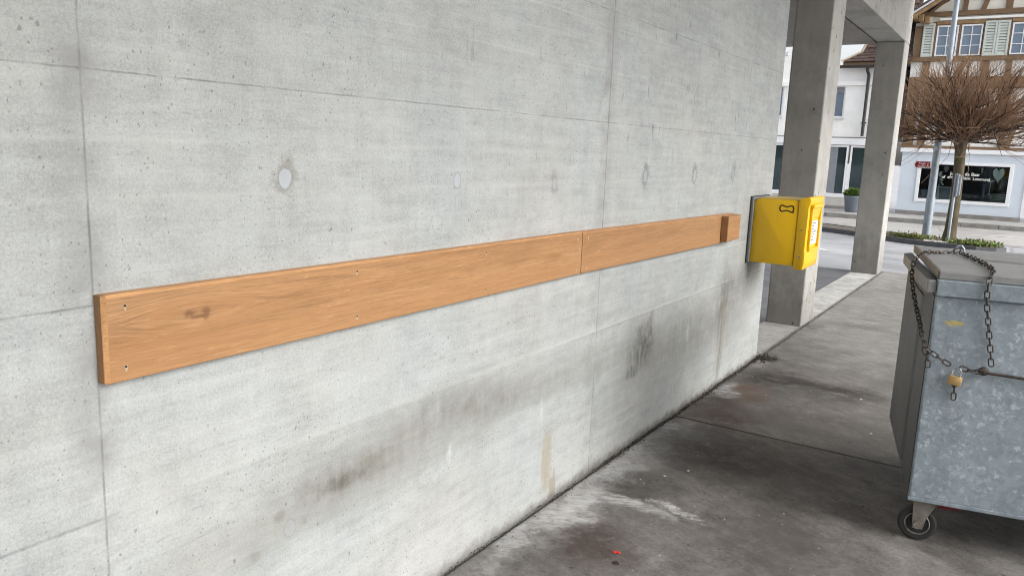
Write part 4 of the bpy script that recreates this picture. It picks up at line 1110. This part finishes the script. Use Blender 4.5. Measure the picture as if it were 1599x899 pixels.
# slanted braces
def brace(xa, za, xb, zb, w, p=0):
    prism(bm, [(xa-w/2, za), (xa+w/2, za), (xb+w/2, zb), (xb-w/2, zb)], 1, -.012-p, .07)
brace(-.95, 4.5, -.76, 5.02, .18); brace(-.42, 6.66, -.16, 7.6, .15); brace(-.93, 7.2, -.955, 6.66, .14)
brace(.80, 2.18, .98, 3.05, .17); brace(-1.62, 2.9, -1.45, 4.1, .14); brace(-.35, 3.18, -.6, 4.1, .14)
bz(.21, .41, 6.66, 8.8); bz(1.4, 1.58, 6.66, 9.3); brace(1.0, 6.66, .75, 7.8, .15)
brace(-2.0, 6.64, -1.50, 7.07, .12, .02); brace(-1.50, 7.07, -.0, 8.06, .14, .02)
mesh_obj('timber_frame', bm, M['timber'], hs)
bm = BM(); box(bm, -1.66, XR, -.055, -.005, 6.365, 6.44, .004); mesh_obj('white_ledge', bm, M['infill'], hs)
for a_, b_ in ((-1.74, -.3), (.46, 1.9)):
    bm = BM(); box(bm, a_, b_, -.03, .05, 6.235, 6.345, .004); mesh_obj('window_head', bm, M['timber_lt'], hs)
# paired white corbel above left shutter
bm = BM(); box(bm, -2.02, -1.88, -.08, .0, 6.30, 6.50, .004); mesh_obj('corbel', bm, M['beige'], hs)
# windows
def hwin(x0, x1, z0, z1):
    bm = BM(); t = .045
    box(bm, x0, x0+t, -.02, .05, z0, z1); box(bm, x1-t, x1, -.02, .05, z0, z1); box(bm, x0+t, x1-t, -.02, .05, z0, z0+t); box(bm, x0+t, x1-t, -.02, .05, z1-t, z1)
    f = mesh_obj('window', bm, M['frame'], hs)
    bm = BM(); xm = (x0+x1)/2; box(bm, xm-.012, xm+.012, .0, .028, z0+t, z1-t)
    for k in (1, 2):
        zz = z0+(z1-z0)*k/3; box(bm, x0+t, xm-.013, .002, .026, zz-.010, zz+.010); box(bm, xm+.013, x1-t, .002, .026, zz-.010, zz+.010)
    mesh_obj('glazing_bars', bm, M['frame'], f)
    bm = BM(); box(bm, x0+t, x1-t, .030, .036, z0+t, z1-t); mesh_obj('pane', bm, M['glass_blue'], f)
for x0, x1 in ((-1.71, -1.06), (-.97, -.35), (.49, 1.13), (1.23, 1.85), (2.65, 3.28), (3.42, 4.0)): hwin(x0, x1, 5.19, 6.20)
def shutter(x0, x1, z0, z1):
    bm = BM(); t = .065
    box(bm, x0, x0+t, -.060, -.020, z0, z1, .004); box(bm, x1-t, x1, -.060, -.020, z0, z1, .004)
    box(bm, x0+t, x1-t, -.058, -.022, z0, z0+t); box(bm, x0+t, x1-t, -.058, -.022, z1-t, z1)
    nsl = 11
    for i in range(nsl):
        za = z0+t+(z1-z0-2*t)*i/nsl; zb = za+(z1-z0-2*t)/nsl
        prism(bm, [(-.056, za), (-.030, zb-.012), (-.024, zb-.012), (-.050, za)], 0, x0+t, x1-t)
    s = mesh_obj('shutter', bm, M['shutter'], hs)
    bm = BM(); box(bm, x0+t, x1-t, -.022, -.018, z0+t, z1-t); mesh_obj('louvre_backing', bm, M['shutter_slot'], s)
shutter(-2.13, -1.78, 5.18, 6.28)
shutter(-.29, .065, 5.16, 6.285); shutter(.075, .43, 5.16, 6.285); shutter(1.9, 2.5, 5.16, 6.285)
# verge and roof
bm = BM()
def rp(x, z0, z1): return (x, z0), (x, z1)
th = .10
for (sx) in (1, -1):
    a = (-2.75, gx(-2.05)-slope*.70+.10); b = (ridge_x, gx(ridge_x)+.10)
    pts = [(a[0], a[1]), (b[0], b[1]), (b[0], b[1]+th*1.3), (a[0]-.04, a[1]+th*1.3)]
    if sx < 0: pts = [(2*ridge_x-x, z) for x, z in pts]
    prism(bm, pts, 1, -.95, 7)
rf = mesh_obj('roof', bm, M['tile'], hs)
bm = BM()
a = (-2.72, gx(-2.05)-slope*.67-.06); b = (ridge_x, gx(ridge_x)-.06)
prism(bm, [(a[0], a[1]), (b[0], b[1]), (b[0], b[1]+.13), (a[0], a[1]+.13)], 1, -.93, -.85); mesh_obj('verge_board', bm, M['timber_lt'], rf)
bm = BM()
prism(bm, [(a[0]-.02, a[1]+.135), (b[0], b[1]+.135), (b[0], b[1]+.20), (a[0]-.02, a[1]+.20)], 1, -1.0, -.86); mesh_obj('verge_trim', bm, M['frame_grey'], rf)
bm = BM()
for i in range(3):
    z_ = 6.40+.0*i
    box(bm, -2.42+.16*i, -2.28+.16*i, -.85+.25*i, .05, 6.36-.05*i, 6.54-.02*i, .01)
mesh_obj('eaves_bracket', bm, M['timber_lt'], hs)
bm = BM(); tube(bm, [(-2.55, -.05, 6.5), (-2.55, -.05, 2.2)], .05, 10); tube(bm, [(-2.55, -.05, 6.5), (-2.55, -.25, 6.62)], .05, 10); mesh_obj('downpipe', bm, M['gutter'], hs)
# shop front (projects)
SY = -.25
bm = BM()
x0, x1, z0, z1 = -2.28, 1.47, -.10, 1.93
wx0, wx1, wz0, wz1 = -1.74, 1.12, .235, 1.64
for r in ((x0, wx0, z0, z1), (wx1, x1, z0, z1), (wx0, wx1, z0, wz0), (wx0, wx1, wz1, z1)): box(bm, r[0], r[1], SY, .05, r[2], r[3])
mesh_obj('shop_front', bm, M['shop'], hs)
bm = BM(); box(bm, x0-.07, x1+1.5, SY-.08, .05, 1.931, 2.075, .01); mesh_obj('cornice', bm, M['frame'], hs)
bm = BM()
box(bm, x0-.01, x1+.02, SY-.03, .05, -.40, -.101, .004); mesh_obj('plinth', bm, M['plinth'], hs)
bm = BM(); t = .115
for r in ((wx0, wx0+t, wz0, wz1), (wx1-t, wx1, wz0, wz1), (wx0+t, wx1-t, wz0, wz0+t), (wx0+t, wx1-t, wz1-t*.85, wz1)): box(bm, r[0], r[1], SY-.035, SY+.08, r[2], r[3], .006)
sw = mesh_obj('shop_window', bm, M['frame'], hs)
bm = BM(); box(bm, wx0+t, wx1-t, SY+.02, SY+.026, wz0+t, wz1-t*.85); mesh_obj('pane', bm, M['glass_clear'], sw)
# interior box
bm = BM()
for r in ((-2.2, 1.4, 2.3, 2.35, .0, 2.0), (-2.2, -2.15, .06, 2.3, 0, 2.0), (1.35, 1.4, .06, 2.3, 0, 2.0), (-2.2, 1.4, .0, 2.3, 1.95, 2.0)): box(bm, *r)
mesh_obj('interior_wall', bm, M['interior'], hs)
bm = BM(); box(bm, -2.2, 1.4, .06, 2.3, .0, .36); mesh_obj('display_floor', bm, M['slate'], hs)
# right-hand door surround and further front
bm = BM(); box(bm, 1.475, 1.60, SY-.02, .05, -.1, 1.93); box(bm, 1.62, 1.72, SY, .05, -.35, 1.93); box(bm, 2.6, XR, SY, .05, -.4, 1.93); mesh_obj('door_surround', bm, M['frame'], hs)
bm = BM(); box(bm, 1.725, 2.6, SY+.12, SY+.17, -.4, 1.93); mesh_obj('shop_door', bm, M['beige'], hs)
# window texts
for wt, wx, wz, wsz in (('Jo', -.72, 1.20, .15), ('de', -.28, 1.20, .15), ('Baar', -.09, 1.20, .15), ('uf', -.96, 1.085, .14), ('em', -.79, 1.085, .14), ('B\u00e4nk', -.34, 1.07, .13), ('Lommund', -.03, 1.06, .13)):
    text_obj('window_lettering', wt, wsz, M['chalk'], sw, Matrix.Translation((wx, SY+.012, wz)) @ RX, .95, .001, .002)

def wd(name, loc, label, cat): return empty(name, loc, 0, label, cat)
def heart_pts(w, h, n=26):
    o = []
    for k in range(n):
        a = 2*math.pi*k/n
        o.append((16*math.sin(a)**3/34*w, (13*math.cos(a)-5*math.cos(2*a)-2*math.cos(3*a)-math.cos(4*a)+2.5)/29*h))
    return o
def heart(loc, w, h, mat, label, dots=False, group=None):
    bm = BM(); prism(bm, heart_pts(w, h), 1, -.015, .015, .003)
    e = empty('heart_decoration', loc, 0, label, 'decoration', group)
    b = mesh_obj('heart_plate', bm, mat, e)
    bm = BM(); tube(bm, [(0, 0, h*.35), (0, 0, h*.35+.18)], .003, 5); mesh_obj('hanging_cord', bm, M['chalk'], e)
GY = FY+SY+.10
heart((.70, GY, 1.235), .36, .50, M['heart'], 'large pale green printed heart hanging in the right of the shop window', True)
heart((-.865, GY+.1, 1.38), .16, .23, M['pink'], 'small dusky pink heart hanging left in the shop window')
heart((.21, GY+.1, 1.37), .075, .22, M['pink'], 'small heart seen edge-on, hanging between lettering and green heart')
# bird on a stand
bd_ = empty('bird_figure', (.507, GY, .62), 0, 'white bird figure on a thin rod standing in the shop window', 'figurine')
bm = BM(); tube(bm, [(0, 0, 0), (0, 0, .40)], .008, 8); st_ = mesh_obj('stand', bm, M['petal'], bd_)
bm = BM(); box(bm, -.05, .05, -.04, .04, -.02, 0); mesh_obj('base', bm, M['petal'], st_)
bm = BM(); tube(bm, [(-.10, 0, .395), (-.065, 0, .41), (-.03, 0, .425), (.02, 0, .425), (.06, 0, .44), (.10, 0, .465)], [.003, .016, .036, .032, .018, .006], 10); mesh_obj('bird_body', bm, M['petal'], bd_, True)
# vase of flowers
vs_ = empty('flower_vase', (-1.03, GY+.05, .36), 0, 'slim pale vase with white blossoms in the left of the shop window', 'vase')
bm = BM(); lathe(bm, [(.065, 0), (.06, .05), (.03, .25), (.022, .48), (.02, .50)], (0, 0, 0), n=16); mesh_obj('vase_body', bm, M['vase'], vs_, True)
bm = BM(); bp = BM()
for i, (dx, dz) in enumerate(((-.13, .60), (-.10, .57), (-.02, .88), (.03, .84), (.01, .78), (.06, .74), (.03, .68), (.09, .53), (.07, .58), (.02, .92), (.12, .50), (-.02, .82), (.08, .66))):
    tube(bm, [(0, 0, .48), (dx*.6, .01, .3+dz*.5), (dx, 0, dz)], .004, 5)
    t = bmesh.new(); bmesh.ops.create_icosphere(t, subdivisions=1, radius=random.uniform(.03, .045)); merge(bp, t, Matrix.Translation((dx, -.01*(i % 3), dz)) @ Matrix.Diagonal((1, .5, .9, 1)))
mesh_obj('stems', bm, M['leaf'], vs_); mesh_obj('blossoms', bp, M['petal'], vs_)
# framed board
fb = empty('framed_board', (-.91, GY+.12, .36), 0, 'slate board in a white frame leaning at the bottom left of the shop window', 'framed board')
bm = BM()
for r in ((-.27, -.25, 0, .42), (.25, .27, 0, .42), (-.25, .25, 0, .02), (-.25, .25, .40, .42)): box(bm, r[0], r[1], -.012, .012, r[2], r[3])
mesh_obj('board_frame', bm, M['petal'], fb)
bm = BM(); box(bm, -.25, .25, -.002, .008, .02, .40); mesh_obj('board_face', bm, M['slate'], fb)
bm = BM()
for i in range(4):
    l = random.uniform(.12, .19); box(bm, .02-l, .02+l, -.005, -.0022, .30-.06*i, .315-.06*i)
mesh_obj('board_writing', bm, M['blind'], fb)
# dark bowl and sage crate
bw = empty('planter_bowl', (-1.45, GY+.15, .36), 0, 'dark blue-grey planter bowl in the left corner of the shop window', 'planter')
bm = BM(); lathe(bm, [(.05, 0), (.09, .10), (.13, .27), (.135, .30), (.12, .29)], (0, 0, 0), n=20); mesh_obj('bowl_body', bm, M['pot'], bw, True)
cr = empty('sage_crate', (.77, GY+.16, .36), 0, 'sage green crate below the large heart in the shop window', 'crate')
bm = BM()
for i in range(3): box(bm, -.21, .21, -.10, -.08, .09*i, .08+.09*i)
box(bm, -.21, -.19, -.08, .1, 0, .26); box(bm, .19, .21, -.08, .1, 0, .26); box(bm, -.19, .19, .08, .1, 0, .26)
mesh_obj('crate_sides', bm, M['green_box'], cr)
bm = BM(); box(bm, -.19, .19, -.078, .078, .02, .27); mesh_obj('crate_filling', bm, M['vase'], cr)

# ------------------------------------------------------------------ white house with glazed ground floor
wh = empty('white_house', (0, FY, 0), 0, 'white rendered house with a brown hipped roof corner and a long glazed ground floor', 'house')
def wb(name, rects, mat, y0, y1, parent=wh, bev=0.0): return hb(name, rects, mat, y0, y1, parent, bev)
WL, WR = -12.0, -2.62
wins = [(-4.98, -4.44), (-7.20, -6.66), (-9.4, -8.86)]
bm = BM()
edges = [WL]+[e for a, b in sorted(wins) for e in (a, b)]+[WR]
for i in range(0, len(edges), 2): box(bm, edges[i], edges[i+1], 0, .3, 2.40, 4.9)
for a, b in wins: box(bm, a, b, 0, .3, 2.40, 3.10); box(bm, a, b, 0, .3, 4.20, 4.9)
box(bm, WL, WR, .3, 6, 2.4, 4.9)
mesh_obj('wall', bm, M['render_white'], wh)
bm = BM(); box(bm, WL, -6.35, .0, 6, 4.9, 5.55); mesh_obj('parapet', bm, M['render_white'], wh)
bm = BM(); box(bm, WL, -6.62, -.06, .0, 5.36, 5.48, .01); mesh_obj('parapet_ledge', bm, M['frame_grey'], wh)
bm = BM(); box(bm, WL, -3.55, -.10, .0, 4.235, 4.40, .008); mesh_obj('string_course', bm, M['render_white'], wh)
bm = BM(); box(bm, WL, WR, -.06, .0, 2.365, 2.40, .004); mesh_obj('drip_ledge', bm, M['plinth'], wh)
for a, b in wins:
    bm = BM(); box(bm, a, a+.05, .05, .12, 3.10, 4.20); box(bm, b-.06, b, .05, .12, 3.10, 4.20); box(bm, a+.05, b-.06, .05, .12, 3.10, 3.15); f = mesh_obj('window', bm, M['frame'], wh)
    bm = BM(); box(bm, a+.05, b-.06, .09, .10, 3.15, 3.98); mesh_obj('pane', bm, M['glass_blue'], f)
    bm = BM()
    for i in range(4): box(bm, a+.05, b-.06, .03, .08, 3.985+.055*i, 4.03+.055*i)
    mesh_obj('blind', bm, M['blind'], f)
    bm = BM(); box(bm, a-.04, b+.04, -.07, .05, 3.04, 3.098, .006); mesh_obj('sill', bm, M['frame_grey'], f)
# glazed ground floor
bm = BM(); box(bm, WL, WR, -.06, .3, 2.12, 2.36, .006); mesh_obj('fascia', bm, M['frame'], wh)
bm = BM(); box(bm, WL, WR, .02, .3, -.13, .18); mesh_obj('base_wall', bm, M['beige'], wh)
bm = BM(); box(bm, WL, WR, -.03, .3, -.45, -.132, .004); mesh_obj('plinth', bm, M['plinth'], wh)
mull = [-11.4, -9.0, -6.95+.0, -4.09, -1.9]
seg = [(-11.9, -9.1), (-9.0, -7.0), (-6.9, -4.13), (-4.05, WR-.02)]
for a, b in seg:
    bm = BM(); t = .06
    for r in ((a, a+t, .18, 2.10), (b-t, b, .18, 2.10), (a+t, b-t, .18, .33), (a+t, b-t, 2.03, 2.10)): box(bm, r[0], r[1], .0, .1, r[2], r[3], .004)
    f = mesh_obj('shop_window', bm, M['frame'], wh)
    bm = BM(); box(bm, a+t, b-t, .05, .056, .33, 2.03); mesh_obj('pane', bm, M['glass_dark'], f)
    # inner roller curtain edge
    bm = BM(); box(bm, b-t-.62, b-t-.30, .040, .046, .34, 2.02) if b < -4.1 else box(bm, a+.9, a+1.0, .040, .046, .34, 2.02)
    mesh_obj('curtain', bm, M['blind'], f)
# roof corner, gutter, downpipe
bm = BM()
ex0, ex1, ez = -4.60, WR+.25, 5.02
def quad(bm, a, b, c, d): bm.faces.new([bm.verts.new(p) for p in (a, b, c, d)])
k0, k1, k2 = (ex0, -.32, ez), (ex0+.54, .20, ez+.36), (ex0+1.5, 1.5, ez+3.3)
quad(bm, k0, (ex1, -.32, ez), (ex1, .20, ez+.36), k1)
quad(bm, k1, (ex1, .20, ez+.36), (ex1, 1.5, ez+3.3), k2)
quad(bm, (ex0, 6, ez), k0, k1, (ex0+.54, 5.5, ez+.36)); quad(bm, (ex0+.54, 5.5, ez+.36), k1, k2, (ex0+1.5, 4.2, ez+3.3))
quad(bm, k0, (ex1, -.32, ez), (ex1, 6, ez), (ex0, 6, ez)); quad(bm, k2, (ex1, 1.5, ez+3.3), (ex1, 4.2, ez+3.3), (ex0+1.5, 4.2, ez+3.3))
rf = mesh_obj('roof', bm, M['tile'], wh)
bm = BM()
xx_ = []
for i in range(20):      # rows of tiles as low overlapping steps, each tile a little askew
    if i < 3: f = i/3; y_ = -.34+.52*f; z_ = ez+.36*f+.02; x_ = ex0+.54*f; dy, dz = .19, .13
    else: f = (i-3)/17; y_ = .18+1.3*f; z_ = ez+.36+2.94*f+.01; x_ = ex0+.54+.96*f; dy, dz = .085, .185
    x = x_+.03
    while x < ex1-.17:
        o_z = random.uniform(-.008, .008)
        prism(bm, [(y_-.02, z_+o_z), (y_-.035, z_+.03+o_z), (y_+dy, z_+dz+.01), (y_+dy, z_+dz-.01)], 0, x, x+.155)
        x += .165
mesh_obj('tile_courses', bm, M['tile'], rf)
bm = BM(); tube(bm, [(ex0-.02, -.36, ez+.06), (ex0+.53, .15, ez+.42)], .035, 8); tube(bm, [(ex0+.53, .15, ez+.42), (ex0+1.5, 1.46, ez+3.36)], .045, 8); mesh_obj('hip_tiles', bm, M['hiptile'], rf)
bm = BM(); box(bm, ex0+.02, ex1, -.30, -.1, 4.93, 5.02); mesh_obj('fascia_board', bm, M['timber'], rf)
bm = BM(); prism(bm, [(-.42, 4.90), (-.40, 4.84), (-.32, 4.82), (-.26, 4.85), (-.25, 4.92), (-.42, 4.92)], 0, ex0-.06, ex1, 0); mesh_obj('gutter', bm, M['gutter'], wh)
bm = BM(); tube(bm, [(-3.74, -.33, 4.84), (-3.73, -.30, 4.72), (-3.70, -.13, 4.58), (-3.70, -.13, 2.44)], .055, 10); box(bm, -3.78, -3.62, -.12, .0, 2.9, 2.94); mesh_obj('downpipe', bm, M['gutter'], wh)

# potted plant
pp = empty('flower_pot', (-3.50, 29.75, gz(29.75)+.13), 0, 'round slate-blue pot with a small bright green plant by the glazed front', 'flower pot')
bm = BM(); lathe(bm, [(.22, 0), (.235, .02), (.30, .50), (.315, .52), (.315, .56), (.29, .56), (.27, .50)], (0, 0, 0), n=32); mesh_obj('pot', bm, M['pot'], pp, True)
bm = BM()
for i in range(420):
    a = rnd.uniform(0, 6.28); r = .24*rnd.random()**.6
    p = Vector((r*math.cos(a)-.04, r*math.sin(a), .54+rnd.uniform(0, .30)*(1-r/.4)))
    leaf(bm, p, Vector((math.cos(a), math.sin(a), rnd.uniform(.2, 1.2))), rnd.uniform(.08, .15), rnd.uniform(.025, .045))
mesh_obj('plant', bm, M['leaf_pot'], pp)

# ------------------------------------------------------------------ unseen block behind the camera, added to darken faces turned towards it
def shade_block(name, x0, x1, y0, y1, h, mat, label):
    r = empty(name, ((x0+x1)/2, y0, 0), 0, label, 'building')
    bm = BM(); box(bm, x0-(x0+x1)/2, x1-(x0+x1)/2, 0, y1-y0, gz(y0)-.5, h, .02); mesh_obj('wall', bm, mat, r)  # this 'wall' is the body of the added unseen block
    return r
shade_block('rear_blocker', -7, 16, -16, -10.2, 10, M['soffit'], 'unseen plain concrete block added behind the camera to shade faces turned towards it')

# ------------------------------------------------------------------ light
wld = bpy.data.worlds.new('World'); S.world = wld; wld.use_nodes = True
nt = wld.node_tree; nt.nodes.clear()
sky = nt.nodes.new('ShaderNodeTexSky'); sky.sky_type = 'NISHITA'; sky.sun_disc = False
SUN_EL, SUN_AZ = 36, 92          # azimuth measured from +Y toward +X
sky.sun_elevation = R(SUN_EL); sky.sun_rotation = R(SUN_AZ); sky.air_density = 1.0; sky.dust_density = 4.0; sky.ozone_density = 1.0
hsv = nt.nodes.new('ShaderNodeHueSaturation'); hsv.inputs['Saturation'].default_value = .22
bgn = nt.nodes.new('ShaderNodeBackground'); bgn.inputs[1].default_value = .145
on = nt.nodes.new('ShaderNodeOutputWorld')
nt.links.new(sky.outputs[0], hsv.inputs['Color']); nt.links.new(hsv.outputs[0], bgn.inputs[0]); nt.links.new(bgn.outputs[0], on.inputs[0])
sl = bpy.data.lights.new('sun', 'SUN'); sl.energy = .78; sl.angle = R(40); sl.color = (1, .985, .96)
so = bpy.data.objects.new('sun', sl); link(so)
d = Vector((math.sin(R(SUN_AZ))*math.cos(R(SUN_EL)), math.cos(R(SUN_AZ))*math.cos(R(SUN_EL)), math.sin(R(SUN_EL))))
so.rotation_euler = d.to_track_quat('Z', 'Y').to_euler()
so.location = d*30

S.view_settings.view_transform = 'Standard'; S.view_settings.look = 'None'
S.view_settings.exposure = 1.10; S.view_settings.gamma = 1.0
S.cycles.max_bounces = 6; S.cycles.diffuse_bounces = 4; S.cycles.transparent_max_bounces = 8
S.cycles.use_denoising = True; S.cycles.filter_width = 1.05
S.cycles.use_adaptive_sampling = True; S.cycles.adaptive_threshold = .035; S.cycles.adaptive_min_samples = 48
